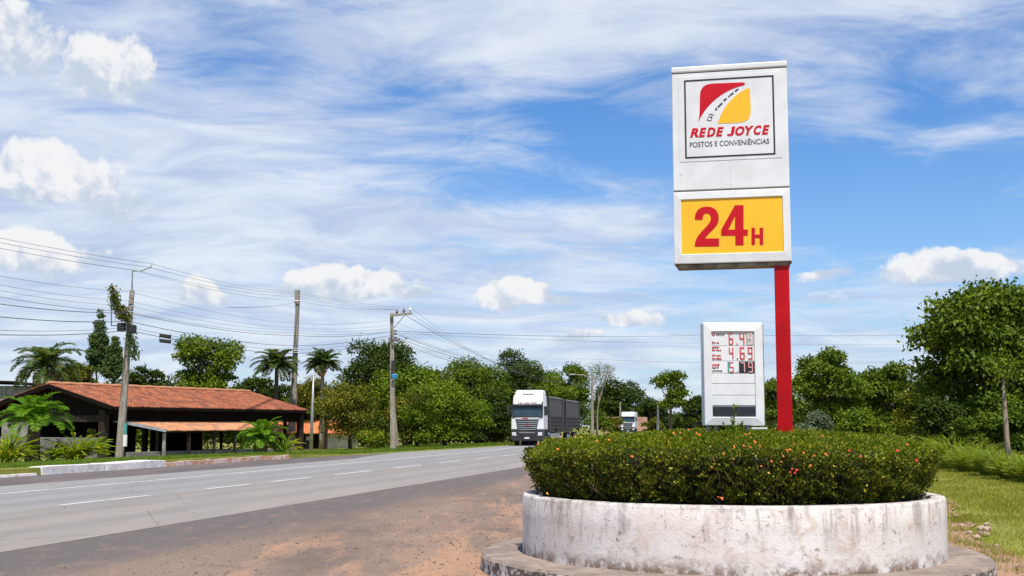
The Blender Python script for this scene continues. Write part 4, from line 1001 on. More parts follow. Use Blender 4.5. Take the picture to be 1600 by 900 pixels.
# pole 3
Y3 = 86; p3 = gpos(614.5, Y3); top3 = P(612, 489, Y3)
po3 = empty('utility_pole', tuple(p3), 0, 'grey concrete utility pole with braced crossarm at top, by the roadside trees', 'utility pole')
m = MB(); tap(m, (0, 0, -.2), top3-p3, .195, .11).build('shaft', 'concrete_pole', po3, bev=.03)
m = MB(); m.bar(rel(609, 493, Y3-.25, p3), rel(644, 489.5, Y3-.25, p3), .16, .16); m.build('crossarm', 'concrete_pole', po3, bev=.02)
m = MB(); m.tube([rel(616, 512, Y3-.25, p3), rel(632, 493, Y3-.25, p3)], .03, 6); m.build('brace', 'steel', po3)
INS3 = []
for px, py in ((620, 487.5), (631, 486), (641, 484)): q = rel(px, py+3, Y3-.25, p3); m = MB(); m.lathe([(.001, 0), (.07, 0), (.05, .08), (.13, .1), (.12, .16), (.06, .18), (.09, .26), (.04, .3), (.001, .3)], 10); m.v = [(v[0]+q.x, v[1]+q.y, v[2]+q.z) for v in m.v]; m.build('insulator', 'insulator' if px < 640 else 'porcelain', po3, smooth=True); INS3.append(p3+q+Vector((0, 0, .3)))
m = MB()
for py in (517, 522, 528): q = rel(616, py, Y3-.3, p3); m.tube([q, q+Vector((.18, -.05, 0))], .06, 8)
m.bar(rel(613, 533, Y3-.3, p3), rel(625, 530, Y3-.3, p3), .1, .12); m.build('rack', 'insulator', po3)
m = MB(); q = rel(614, 571, Y3-.3, p3); m.box(q.x-.12, q.x+.12, q.y-.1, q.y+.02, q.z-.35, q.z+.35); m.build('junction_box', 'black_rubber', po3, bev=.03)
m = MB(); q = rel(616, 588, Y3-.3, p3); m.box(q.x-.16, q.x+.22, q.y-.12, q.y+.02, q.z-.18, q.z+.16); m.build('blue_box', 'blue_tag', po3, bev=.05)
for px, nm in ((619, 'strut'),): m = MB(); tap(m, rel(621, 697, Y3+.3, p3), rel(615, 628, Y3+.1, p3), .10, .08); m.build(nm, 'concrete_pole', po3)
# thin lamp post
p4 = gpos(486, 78); lp = empty('lamp_post', tuple(p4), 0, 'slender grey lamp post with short curved arm next to right end of pavilion', 'street lamp')
m = MB(); tp = P(490, 584, 78)-p4; m.tube([(0, 0, -.1), tp*.5, tp], [.12, .09, .05], 10); m.build('post', 'steel', lp, smooth=True)
m = MB(); m.tube([P(489.5, 586, 78)-p4, P(484, 586.5, 78)-p4, P(479, 589, 78)-p4], .03, 6); m.build('arm', 'steel', lp); m = MB(); q = P(478, 590, 78)-p4; m.box(q.x-.15, q.x+.12, q.y-.1, q.y+.1, q.z-.04, q.z+.05); m.build('lamp_head', 'grey_edge', lp, bev=.02)
# wires
X0 = Vector((-28.5, 30, 0))
def span(a_, b_, sag, n=16): a_ = Vector(a_); b_ = Vector(b_); return [a_.lerp(b_, k/n) - Vector((0, 0, 4*sag*(k/n)*(1-k/n))) for k in range(n+1)]
def wire(label, chain, r, group, name='power_line'):
    pts = []
    for (a_, b_, s) in chain: pts += span(a_, b_, s)[(1 if pts else 0):]
    m = MB(); m.tube(pts, r*.55, 4, cap=False); o = m.build(name, 'wire', smooth=True); return tag(o, label, 'cable', group)
far3 = lambda k: Vector((6+k*.7, 150, 6.8))
UG = 'high voltage wires above the road verge'
ups = [((237, 412), (468, 456), 2, 10.5), ((235, 418), (468, 459), 1, 10.1), ((216, 423), (468, 463), 0, 9.9), ((207, 422), (466, 470), 0, 9.3)]
for i, (a_, b_, k3, z0_) in enumerate(ups):
    A_ = P(*a_, 63.6); Bq = P(*b_, Y2-.3); Cq = INS3[k3]
    left = Vector((-28.5+.4*i, 30, A_.z+.15-.05*i))
    wire(['topmost thin power wire reaching the bent arm of the leaning pole', 'second high power wire running just under the topmost one', 'third high power wire meeting the mast of the leaning pole', 'lowest of the four high power wires passing the thin mast'][i],
         [(left, A_, .5), (A_, Bq, .35), (Bq, Cq, .25), (Cq, far3(i), 1.2)], .016, UG)
LG = 'telephone and service cables between the poles'
for i, (ya, y0, yb, yc, r, lab) in enumerate([(455, 422, 505, 500, .014, 'thin service cable crossing level with the top of the leaning pole'), (487, 455, 520, 517, .018, 'service cable tied to the black creeper clamp on the leaning pole'), (489, 466, 524, 519, .030, 'thick black cable just above the junction boxes of the leaning pole'),
        (502, 486, 540, 524, .032, 'thick black cable entering the upper junction box from the left'), (511, 507, 546, 528, .018, 'slack thin cable passing between the two junction boxes'), (516, 514, 552, 531, .030, 'lowest thick black cable passing under the junction boxes'), (470, 436, 512, 508, .012, 'very thin wire passing midway up the shaft of the leaning pole'), (478, 445, 516, 513, .012, 'fine wire sagging below the mid shaft of leaning pole')]):
    A_ = P(200, ya, 63.7); xl_ = P(0, y0, 48); left = A_ + (xl_-A_)*1.55
    Bq = P(462, yb, Y2-.4); Cq = P(612, yc, Y3-.3)
    wire(lab, [(left, A_, .25), (A_, Bq, .3), (Bq, Cq, .2), (Cq, P(830, 560+i*4, 150), .8)], r, LG, 'service_cable')
wire('long lone wire crossing the sky from the crossarm pole to behind the signs', [(P(612, 517, 86), P(1105, 523, 140), .3), (P(1105, 523, 140), P(1700, 512, 170), .5)], .028, 'long wires crossing behind the signs', 'service_cable')
wire('fainter second wire passing behind the tall red pole and price board', [(P(612, 520, 86), P(1105, 536, 150), .2), (P(1105, 536, 150), P(1700, 528, 180), .5)], .018, 'long wires crossing behind the signs', 'service_cable')
wire('lower wire running out behind the red pole to the right trees', [(P(900, 560, 150), P(1240, 567, 150), .2), (P(1240, 567, 150), P(1450, 562, 160), .2)], .022, 'long wires crossing behind the signs', 'service_cable')
wire('slanting service drop between the mid pole and the left sky', [(P(355, 480, 60), P(464, 471, Y2-.3), .2)], .02, LG, 'service_cable')
cl = empty('cable_splice', tuple(P(258, 528, 66)), 0, 'two black splice boxes hanging from the cables right of the leaning pole', 'splice box')
c0 = P(258, 528, 66)
for py in (524.5, 532.5): m = MB(); q = P(258, py, 66)-c0; m.bar(q-Vector((.30, 0, -.02)), q+Vector((.32, 0, -.06)), .2, .2); m.build('splice_box', 'black_rubber', cl, bev=.05)
m = MB(); m.tube([P(250, 520, 66)-c0, P(249, 534, 66)-c0], .02, 5); m.tube([P(267, 522, 66)-c0, P(266, 533, 66)-c0], .02, 5); m.build('hanger', 'steel', cl)

# ------------------------------------------------------------------ trucks
def wheel(par, x, y, r=.52, w=.3):
    m = MB(); t = m.tube([(x-w/2, y, r), (x+w/2, y, r)], r, 22); t_ = m.build('wheel', 'tyre', par, bev=.03)
    s = 1 if x > 0 else -1; m = MB(); m.tube([(x+s*w*.42, y, r), (x+s*(w/2+.012), y, r)], r*.58, 16); m.build('rim', 'rim_metal', t_); return t_
def cab(tr):
    W2 = 1.3
    # lower body
    m = MB(); m.prism([(-W2, 1.28), (W2, 1.28), (W2, 2.32), (-W2, 2.32)], 2.3); m.build('cab_body', 'truck_white', tr, bev=.06, seg=3)
    # upper cab: slightly raked box
    m = MB(); vs = []
    for (z, yf, w) in ((2.32, .0, W2), (3.22, .22, W2-.05), (4.02, .38, W2-.12)): vs += [(-w, yf, z), (w, yf, z), (w, 2.3, z), (-w, 2.3, z)]
    fs = [(8, 9, 10, 11), (0, 3, 2, 1)]
    for k in (0, 4):
        for j in range(4): fs.append((k+j, k+(j+1) % 4, k+4+(j+1) % 4, k+4+j))
    m.add(vs, fs).build('cab_upper', 'truck_white', tr, bev=.07, seg=3)
    m = MB(); vs = []
    for (z, yf, w) in ((4.0, .55, W2-.15), (4.45, 1.05, W2-.22)): vs += [(-w, yf, z), (w, yf, z), (w, 2.4, z), (-w, 2.4, z)]
    m.add(vs, [(0, 1, 5, 4), (1, 2, 6, 5), (2, 3, 7, 6), (3, 0, 4, 7), (4, 5, 6, 7), (0, 3, 2, 1)]).build('roof_deflector', 'truck_white', tr, bev=.09, seg=3)
    # windscreen
    m = MB(); m.add([(-1.2, -.005, 2.34), (1.2, -.005, 2.34), (1.16, .185, 3.12), (-1.16, .185, 3.12)], [(0, 1, 2, 3)]); o = m.build('windscreen', 'windscreen', tr); md = o.modifiers.new('s', 'SOLIDIFY'); md.thickness = .04; md.offset = 1
    m = MB(); m.box(-1.24, 1.24, -.05, .03, 2.24, 2.35); m.box(-1.26, -1.18, -.02, .1, 2.3, 3.2); m.box(1.18, 1.26, -.02, .1, 2.3, 3.2); m.build('screen_surround', 'truck_black', tr, bev=.01)
    m = MB(); m.prism([(-1.22, 3.12), (1.22, 3.12), (1.2, 3.30), (-1.2, 3.30)], .30, Matrix.Translation((0, -.05, 0))); m.build('sun_visor', 'truck_black', tr, bev=.02)
    m = MB(); m.box(-1.24, -1.16, -.0, .2, 3.18, 3.48); m.box(1.16, 1.24, 0, .2, 3.18, 3.48); m.build('marker_light', 'truck_black', tr, bev=.01)
    # grille
    m = MB(); m.add([(-.92, -.035, 2.2), (.92, -.035, 2.2), (.74, -.035, 1.2), (-.74, -.035, 1.2)], [(0, 1, 2, 3)]); o = m.build('grille', 'truck_black', tr); md = o.modifiers.new('s', 'SOLIDIFY'); md.thickness = .04
    for k in range(6):
        z = 2.06-.155*k; w = .86-.03*k; m = MB(); m.box(-w, w, -.105, -.058, z-.035, z+.035); m.build('grille_bar', 'chrome' if k < 4 else 'steel', o, bev=.008)
    m = MB(); m.box(-.95, .95, -.09, -.04, 2.13, 2.22); m.build('nose_badge', 'truck_white', tr, bev=.01)
    m = MB()
    for (x0, x1, z0, z1) in ((-.42, .08, 2.14, 2.2), (.0, .07, 1.55, 2.1), (-.12, .22, 1.60, 1.66), (-.22, -.05, 2.02, 2.06)): m.box(x0, x1, -.118, -.107, z0, z1)
    m.build('red_marks', 'mark_red', tr)
    m = MB()
    for i in range(11): w = random.uniform(.05, .13); m.box(-.78+i*.15, -.78+i*.15+w, .245-.02, .262-.03, 3.36, 3.36+random.uniform(.05, .09))
    m.build('visor_lettering', 'mark_red', tr)
    m = MB()
    for i in range(8): m.box(-.45+i*.11, -.37+i*.11, .60, .63, 4.10, 4.17)
    m.build('roof_lettering', 'mark_dark', tr)
    m = MB(); m.box(-1.05, 1.1, .50, .56, 3.98, 4.06); m.build('roof_bar', 'mark_dark', tr)
    # bumper
    m = MB(); m.prism([(-1.3, .62), (-1.22, .38), (1.22, .38), (1.3, .62), (1.3, 1.3), (.80, 1.3), (.74, 1.14), (-.74, 1.14), (-.8, 1.3), (-1.3, 1.3)], .5, Matrix.Translation((0, -.14, 0))); m.build('bumper', 'truck_black', tr, bev=.04)
    m = MB(); m.box(-.6, .6, -.16, -.145, .72, .95); m.build('bumper_vent', 'tyre', tr); m = MB(); m.box(-.62, .62, -.175, -.142, 1.0, 1.08); m.build('bumper_strip', 'steel', tr)
    m = MB(); m.box(-.2, .2, -.19, -.15, .55, .68); m.build('number_plate', 'lamp_glass', tr, bev=.005)
    for s in (-1, 1):
        m = MB(); m.prism([(s*.86, .78), (s*1.22, .82), (s*1.22, 1.06), (s*.9, 1.08)], .05, Matrix.Translation((0, -.175, 0))); m.build('headlight', 'lamp_glass', tr, bev=.015)
        m = MB(); m.bar((s*1.28, .28, 3.1), (s*1.55, .12, 3.08), .04); m.bar((s*1.28, .28, 2.5), (s*1.55, .12, 2.5), .04); m.build('mirror_arm', 'truck_black', tr)
        m = MB(); m.box(s*1.56-.11, s*1.56+.11, .02, .2, 2.42, 3.16); m.build('mirror', 'truck_black', tr, bev=.04)
        m = MB(); m.add([(s*1.285, .45, 2.40), (s*1.285, 1.5, 2.40), (s*1.262, 1.5, 3.1), (s*1.262, .55, 3.1)], [(0, 1, 2, 3)]); o = m.build('side_window', 'windscreen', tr); md = o.modifiers.new('s', 'SOLIDIFY'); md.thickness = .03; md.offset = 0
        m = MB(); m.box(s*1.30-.012, s*1.30+.012, .3, 1.55, 1.35, 2.3); dr = m.build('door', 'truck_white', tr, bev=.01); m = MB(); m.box(s*1.325-.012, s*1.325+.012, 1.3, 1.48, 2.0, 2.06); m.build('handle', 'truck_black', dr)
        m = MB(); pr = [(1.5+.72*math.cos(t), .52+.72*math.sin(t)) for t in np.linspace(-.1, math.pi+.1, 14)] + [(1.5+.6*math.cos(t), .52+.6*math.sin(t)) for t in np.linspace(math.pi+.1, -.1, 14)]
        n_ = len(pr); vs = [(s*1.0, y, z) for y, z in pr]+[(s*1.33, y, z) for y, z in pr]; m.add(vs, [(i, (i+1) % n_, (i+1) % n_+n_, i+n_) for i in range(n_)]); m.build('wheel_arch', 'truck_black', tr)
        m = MB(); m.box(s*1.0 if s > 0 else -1.28, 1.28 if s > 0 else -1.0, .35, .75, .45, 1.28); m.build('cab_step', 'truck_black', tr, bev=.02)
        wheel(tr, s*1.1, 1.5)
    m = MB(); m.box(-.45, .45, .3, 6.8, .75, 1.05); m.build('chassis', 'truck_black', tr)
dirv = .18
Yt = 97.5
tr = empty('semi_truck', (P(824, 690, Yt).x, Yt, .004), -math.atan(dirv), 'white cab semi truck pulling two dark grey tarped trailers towards the camera', 'truck')
cab(tr)
for s in (-1, 1):
    for y in (4.9, 6.1): wheel(tr, s*1.08, y, .5, .42)
    m = MB(); m.tube([(s*.95, 3.0, .85), (s*.95, 4.2, .85)], .3, 14); m.build('fuel_tank', 'chrome', tr, bev=.03)
def trailer(par, y0, y1, axles, zt):
    t = MB().box(-1.3, 1.3, y0, y1, 1.32, 2.35).build('side_boards', 'tarp_dark', par, bev=.02)
    m = MB()
    n = 10
    for k in range(n+1):
        y = y0+(y1-y0)*k/n
        for s in (-1, 1): m.box(s*1.325-.025, s*1.325+.025, y-.04, y+.04, 1.32, 2.4)
    for z in (1.4, 1.72, 2.04, 2.32):
        for s in (-1, 1): m.box(s*1.315-.015, s*1.315+.015, y0, y1, z-.03, z+.03)
    m.build('board_ribs', 'truck_black', t)
    m = MB(); vs = []; ny = 24
    for k in range(ny+1):
        y = y0+.05+(y1-y0-.1)*k/ny; b_ = .018*math.sin(k*1.7)
        vs += [(-1.27-b_, y, 2.36), (-1.27+b_, y, zt-.12), (-1.15, y, zt), (0, y, zt+.10+b_), (1.15, y, zt), (1.27-b_, y, zt-.12), (1.27+b_, y, 2.36)]
    fs = []
    for k in range(ny):
        for j in range(6): fs.append((k*7+j, k*7+j+1, (k+1)*7+j+1, (k+1)*7+j))
    fs += [tuple(range(7)), tuple(ny*7+j for j in reversed(range(7)))]
    m.add(vs, fs).build('tarpaulin', 'tarp', par, smooth=False)
    m = MB(); m.box(-1.29, 1.29, y0-.06, y0+.0, 1.32, zt-.02); m.build('headboard', 'truck_black', par)
    for s in (-1, 1):
        for ya, yb in ((y0, y0+.45), (y1-.45, y1)): m = MB(); m.box(s*1.31-.03, s*1.31+.03, ya, yb, 1.32, zt-.1); m.build('corner_post', 'truck_black', par)  # end posts, broad and black to paint in the shaded gap between trailers
    m = MB(); m.tube([(-1.285, y0, zt-.1), (-1.285, y1, zt-.1)], .02, 5); m.tube([(1.285, y0, zt-.1), (1.285, y1, zt-.1)], .02, 5); m.build('tarp_cord', 'tin_sheet', par)
    m = MB(); m.box(-.5, .5, y0, y1, 1.0, 1.31); m.build('trailer_frame', 'truck_black', par)
    for y in axles:
        for s in (-1, 1): wheel(par, s*1.08, y, .5, .42)
trailer(tr, 3.0, 11.6, (9.0, 10.3), 4.02); trailer(tr, 13.4, 23.4, (14.8, 16.0, 20.0, 21.2), 3.98)
m = MB(); m.box(-.1, .1, 11.6, 13.4, 1.0, 1.15); m.build('drawbar', 'truck_black', tr)
m = MB(); m.box(1.31, 1.36, 3.3, 9.0, .55, .95); m.build('side_guard', 'steel', tr)
Y5 = 228
t2 = empty('box_truck', (P(981, 660, Y5).x, Y5, .004), -math.atan(.16), 'small white box truck far down the road behind the hedge', 'truck')
cab(t2)
for ch in list(t2.children):
    if ch.name.split('.')[0] in ('roof_deflector', 'roof_bar', 'roof_lettering', 'red_marks', 'visor_lettering'): D.objects.remove(ch)
m = MB(); m.box(-1.28, 1.28, 2.0, 9.5, 1.1, 4.15); m.build('cargo_box', 'truck_white', t2, bev=.05)
for s in (-1, 1): wheel(t2, s*1.08, 7.5, .5, .42)

# ------------------------------------------------------------------ plants at left
def palm_px(name, label, px, Y, crown_py, flen, **k):
    b_ = gpos(px, Y); cz = P(px, crown_py, Y).z-b_.z; return palm(name, label, tuple(b_), cz, flen=flen, **k)
palm_px('short_palm', 'short thick palm with upright green fronds in front of the pavilion gable', 52, 56, 662, 1.95, trunk_r=.30, nf=30, leafm='leaf_cycad', nl=44, wid=.055, droop=.95, elmin=.25, elmax=1.5, vshape=.25, ll=.48)
palm_px('short_palm', 'small bushy palm with a short trunk at the right part of the pavilion', 410, 72, 688, 1.75, trunk_r=.3, nf=28, leafm='leaf_cycad', nl=38, wid=.065, droop=.95, elmin=.1, elmax=1.5, vshape=.15, ll=.42)
palm_px('coconut_palm', 'large coconut palm rising above the far left shed', 68, 96, 574, 3.3, trunk_r=.2, nf=32, leafm='leaf_palm', nl=50, wid=.09, droop=1.1, elmin=-.1, elmax=1.4, dry=4, ll=.75)
palm_px('coconut_palm', 'coconut palm left of the bare pole behind the pavilion roof', 430, 110, 574, 2.5, trunk_r=.2, nf=34, leafm='leaf_palm', nl=40, wid=.10, droop=.85, elmin=-.05, elmax=1.45, ll=.6)
palm_px('fan_palm', 'upright palm with a compact crown right of the bare pole', 502, 106, 570, 1.9, trunk_r=.18, nf=44, leafm='leaf_palm', nl=34, wid=.10, droop=.7, elmin=-.15, elmax=1.4, bark='pale_bark', dry=3)
palm_px('coconut_palm', 'dark palm poking out of trees above the truck', 822, 175, 577, 3.6, trunk_r=.25, nf=20, leafm='leaf_palm', nl=24, wid=.15, droop=1.8, elmin=-.2, elmax=1.3)
def spiky(name, label, px, Y, h, n, leafm, spread=1.):
    b_ = gpos(px, Y); t = empty(name, tuple(b_), 0, label, 'shrub'); PO, UD, NR, LL = [], [], [], []
    for i in range(n):
        a_ = random.random()*6.28; e = random.uniform(.35, 1.45); l_ = h*random.uniform(.6, 1.15); r0 = random.uniform(0, .3)*h
        c0 = Vector((math.cos(a_)*r0, math.sin(a_)*r0, random.uniform(0, .3)*h)); p = c0
        for k in range(4):
            d = Vector((math.cos(a_)*math.cos(e)*spread, math.sin(a_)*math.cos(e)*spread, math.sin(e))); PO.append(tuple(p)); UD.append(tuple(d)); NR.append((-math.cos(a_)*math.sin(e), -math.sin(a_)*math.sin(e), math.cos(e)+.1)); LL.append(l_*.36); p = p+d*l_*.25; e -= .28
    LL = np.array(LL); leaves('leaves', np.array(PO), np.array(NR)+rng.normal(0, .15, (len(PO), 3)), LL, .075*h, leafm, t, np.array(UD))
    m = MB(); m.tube([(0, 0, -.05), (0, 0, h*.3)], [.08*h, .05*h], 6); m.build('stem', 'bark', t); return t
spiky('spiky_shrub', 'yellow green spiky shrub at the left edge of the verge', 12, 54, 1.35, 150, 'leaf_lime')
spiky('spiky_shrub', 'broad lime green spiky shrub between the short palm and dark pillar', 118, 56, 1.25, 190, 'leaf_lime', 1.3)
spiky('spiky_shrub', 'low dull spiky plant beside the short palm trunk', 84, 58, .9, 80, 'leaf_mid', 1.2)
spiky('spiky_shrub', 'small bright spiky plant right of the small bushy palm', 440, 73, 1.2, 70, 'leaf_lime')

T = tree
# left background
T('conifer', 'tall narrow conifer rising behind the pavilion, left of the leaning pole', 'tree', 134, 180, 466, 606, 112, 'leaf_conifer', 16000, .20, 90, taper=.85, crk=.40, sprigs=.2)
T('conifer', 'shorter narrow conifer touching the leaning pole', 'tree', 160, 200, 512, 606, 110, 'leaf_conifer', 11000, .20, 70, taper=.8, crk=.42)
T('broadleaf_tree', 'low yellowish tree beside the large coconut palm', 'tree', 84, 150, 560, 615, 108, 'leaf_olive', 5000, .24)
T('broadleaf_tree', 'dark low tree behind the roof right of the leaning pole', 'tree', 195, 260, 572, 612, 118, 'leaf_dark', 4500, .24)
T('broadleaf_tree', 'bright green leafy tree standing alone above the middle of pavilion roof', 'tree', 258, 378, 523, 618, 112, 'leaf_bright', 11000, .30, 36, crk=.24, sprigs=.3)
T('broadleaf_tree', 'dark rounded tree behind roof under the coconut palm', 'tree', 360, 460, 590, 640, 122, 'leaf_dark', 8000, .24)
T('broadleaf_tree', 'dull brownish tree just right of the bare pole', 'tree', 455, 520, 585, 660, 116, 'leaf_olive', 5500, .22)
T('broadleaf_tree', 'big dark domed tree left of the crossarm pole', 'tree', 524, 656, 531, 640, 126, 'leaf_dark', 17000, .28, 40)
T('broadleaf_tree', 'light green tree directly behind the crossarm pole', 'tree', 568, 700, 568, 680, 112, 'leaf_bright', 14000, .28, 40)
T('broadleaf_tree', 'olive green tree overhanging the small white house', 'tree', 496, 602, 592, 700, 92, 'leaf_olive', 15000, .17, 40, sprigs=.25)
T('bush', 'low pale bush at the foot of the crossarm pole', 'bush', 560, 625, 668, 706, 90, 'leaf_lime', 3500, .16, 16)
T('broadleaf_tree', 'yellow green tree just right of the crossarm pole', 'tree', 606, 700, 600, 698, 100, 'leaf_olive', 11000, .20, 34)
T('broadleaf_tree', 'dense deep green tree spreading to the verge before the truck', 'tree', 628, 762, 592, 702, 96, 'leaf_bright', 24000, .20, 46, crk=.26)
T('broadleaf_tree', 'tall dark tree rising behind the dense verge tree', 'tree', 690, 800, 549, 690, 118, 'leaf_mid', 20000, .24, 46)
T('broadleaf_tree', 'dark tree standing just left of the truck cab', 'tree', 742, 806, 600, 700, 112, 'leaf_dark', 12000, .2, 36)
T('broadleaf_tree', 'dark green tree above the cab of the white truck', 'tree', 770, 848, 543, 660, 150, 'leaf_dark', 13000, .3, 34)
T('broadleaf_tree', 'sunlit tree behind the first trailer of the truck', 'tree', 822, 898, 580, 672, 160, 'leaf_bright', 11000, .3, 34)
T('broadleaf_tree', 'mid green tree rising behind the second trailer', 'tree', 850, 925, 560, 672, 175, 'leaf_mid', 12000, .34, 34)
T('broadleaf_tree', 'dark distant rounded tree between lamp pole and far truck', 'tree', 925, 1012, 590, 668, 300, 'leaf_dark', 11000, .6, 34)
T('broadleaf_tree', 'low distant tree just behind the far box truck', 'tree', 985, 1050, 622, 672, 310, 'leaf_dark', 6000, .6, 24)
T('broadleaf_tree', 'slender tall tree with visible trunk left of the price board', 'tree', 1018, 1074, 575, 646, 150, 'leaf_mid', 6500, .30, 26, sprigs=.3, crk=.27, tr=.16)
T('broadleaf_tree', 'low far tree close to the left edge of price board', 'tree', 1062, 1112, 618, 672, 170, 'leaf_dark', 6000, .34, 22)
T('broadleaf_tree', 'small green tree seen between price board and red pole', 'tree', 1186, 1242, 582, 672, 80, 'leaf_mid', 7000, .18, 26)
T('broadleaf_tree', 'airy green tree immediately right of the red pole', 'tree', 1238, 1348, 532, 680, 78, 'leaf_mid', 20000, .22, 44, crk=.24, sprigs=.3)
T('broadleaf_tree', 'airy tree with pointed top beside the gap left of the big tree', 'tree', 1325, 1430, 548, 690, 82, 'leaf_mid', 18000, .22, 50, crk=.26, sprigs=.32, taper=.25)
T('bush', 'grey green bush right beside the red pole foot', 'bush', 1236, 1300, 640, 690, 60, 'leaf_greyish', 5000, .13, 18)
T('bush', 'dense green bush behind the right end of the hedge', 'bush', 1300, 1400, 632, 700, 58, 'leaf_bright', 9000, .15, 26)
T('bush', 'pale scrub in the gap before the big right tree', 'bush', 1395, 1470, 588, 700, 64, 'leaf_olive', 9000, .16, 30, sprigs=.3)
T('broadleaf_tree', 'big dense broadleaf tree at the right edge of the photo', 'tree', 1432, 1665, 438, 700, 52, 'leaf_mid', 52000, .23, 80, crk=.235, sprigs=.2, tr=.22)
for (x0, x1, y0, y1, Y, mt, lab) in ((1430, 1500, 620, 722, 50, 'leaf_dark', 'dark undergrowth bush at foot of the big right tree, nearest the hedge'), (1488, 1560, 640, 728, 46, 'leaf_mid', 'leafy bush below the big tree, left of the slim trunk'), (1555, 1640, 630, 728, 45, 'leaf_mid', 'leafy bush below the big tree at right photo edge')):
    T('bush', lab, 'bush', x0, x1, y0, y1, Y, mt, 11000, .14, 30)
# slim bare trunk in front
b_ = gpos(1575, 38); st = empty('slim_tree', tuple((b_.x, b_.y, -.03)), 0, 'slim pale bare trunk standing before the big right tree', 'tree')
m = MB(); m.tube([(0, 0, -.05), P(1573, 680, 38)-b_-Vector((0, 0, 0)), P(1569, 620, 38)-b_, P(1568, 580, 38)-b_], [.11, .085, .06, .035], 8); m.build('trunk', 'pale_bark', st, smooth=True)
n = 500; q = P(1570, 576, 38)-b_; pos = np.array(tuple(q)) + rng.normal(0, .28, (n, 3)); leaves('crown', pos, rng.normal(size=(n, 3)), .14, .07, 'leaf_mid', st)
# tall grass clumps along the lawn edge
def clump(label, px, Y, h, n, mat='tall_grass'):
    b_ = gpos(px, Y); t = empty('grass_clump', tuple((b_.x, b_.y, -.03)), 0, label, 'tall grass', 'tall grass clumps along the lawn edge'); a_ = rng.random(n)*6.28; r0 = rng.random(n)**.7*h*.55
    pos = np.stack([np.cos(a_)*r0, np.sin(a_)*r0, np.zeros(n)], 1); PO = []; UD = []; NR = []; LL = []
    e = rng.uniform(.9, 1.5, n); l_ = h*rng.uniform(.6, 1.1, n)*(1-.45*(r0/(h*.55))**2); p = pos.copy()
    for k in range(3):
        d = np.stack([np.cos(a_)*np.cos(e), np.sin(a_)*np.cos(e), np.sin(e)], 1); PO.append(p.copy()); UD.append(d); NR.append(np.stack([-np.cos(a_)*np.sin(e), -np.sin(a_)*np.sin(e), np.cos(e)], 1)+rng.normal(0, .3, (n, 3))); LL.append(l_*.42); p = p+d*(l_*.33)[:, None]; e = e-.45
    o = leaves('blades', np.concatenate(PO), np.concatenate(NR), np.concatenate(LL), .035, mat, t, np.concatenate(UD)); return t
for (px, Y, h, n, lab) in ((1470, 50, 1.6, 900, 'dark tall grass clump next to the right end of hedge'), (1492, 46, 1.7, 1000, 'tall grass clump in shade left of the brighter clumps'), (1530, 43, 1.3, 1000, 'sunlit tall grass clump left of the slim trunk'), (1562, 40, 1.1, 1000, 'sunlit tall grass clump at the foot of slim trunk'), (1592, 37, 1.05, 1000, 'bright tall grass clump nearest the right photo edge'), (1620, 35, 1.0, 900, 'tall grass clump cut by the right photo edge')):
    clump(lab, px, Y, h, n)
# bare tree near lamp pole
b_ = gpos(935, 180); bt = empty('bare_tree', tuple(b_), 0, 'thin nearly leafless pale tree branching above the far lamp pole', 'tree'); m = MB()
def br(p, d, l_, r, dep):
    q = p+d*l_; m.tube([p, p.lerp(q, .5)+Vector((random.uniform(-.05, .05)*l_, 0, 0)), q], [r, r*.8, r*.6], 5, cap=False)
    if dep: 
        for k in range(3): br(q, (d+Vector((random.uniform(-.55, .55), random.uniform(-.55, .55), random.uniform(-.1, .5)))).normalized(), l_*.62, r*.58, dep-1)
br(Vector((0, 0, 0)), Vector((0, 0, 1)), 4.6, .13, 4); m.build('trunk', 'pale_bark', bt); n = 1500; dd = rand_dirs(n)*rng.random((n, 1))**.5; leaves('leaves', dd*np.array([2.6, 2.0, 1.9])+np.array([0, 0, 9.2]), rng.normal(size=(n, 3)), .24, .09, 'leaf_greyish', bt)
# far poles
def far_pole(px, Y, pyt, label, arm=True, col='concrete_pole'):
    b_ = gpos(px, Y); t = empty('street_lamp' if arm else 'utility_pole', tuple(b_), 0, label, 'street lamp' if arm else 'utility pole'); tp = P(px, pyt, Y)-b_; m = MB(); m.tube([(0, 0, -.1), tp], [.18, .12], 8); m.build('post', col, t)
    if arm:
        for s in (-1, 1): m = MB(); m.tube([tp-Vector((0, 0, .3)), tp+Vector((s*1.0, 0, .15)), tp+Vector((s*2.0, 0, .2))], .06, 6); m.build('arm', col, t); m = MB(); q = tp+Vector((s*2.2, 0, .2)); m.box(q.x-.3, q.x+.3, q.y-.15, q.y+.15, q.z-.06, q.z+.06); m.build('lamp_head', 'grey_edge', t, bev=.03)
far_pole(925.5, 130, 588, 'grey double armed street lamp just right of the trailers')
far_pole(1028, 150, 626, 'thin pale post left of the slender tall tree', False, 'steel')
far_pole(969, 230, 628, 'small far pole left of the distant box truck', False)
# red earth bank far away
def bank(px0, px1, Y, pyt, mat, name, label, cat):
    a_ = P(px0, 672, Y); b_ = P(px1, 672, Y); zt_ = P(px0, pyt, Y).z; m = MB(); n = 16; vs = []
    for k in range(n+1):
        x = lerp(a_.x, b_.x, k/n); vs += [(x, Y, -.2), (x, Y+.6, zt_*random.uniform(.93, 1.03)), (x, Y+3, zt_*.98), (x, Y+3.5, -.2)]
    fs = []
    for k in range(n):
        for j in range(3): fs.append((k*4+j, k*4+j+1, k*4+5+j, k*4+4+j))
    fs += [(0, 1, 2, 3), (n*4+3, n*4+2, n*4+1, n*4)]
    return tag(m.add(vs, fs).build(name, mat), label, cat)
bank(945, 1012, 255, 651, 'red_earth', 'retaining_wall', 'long low reddish wall behind the far box truck', 'wall')
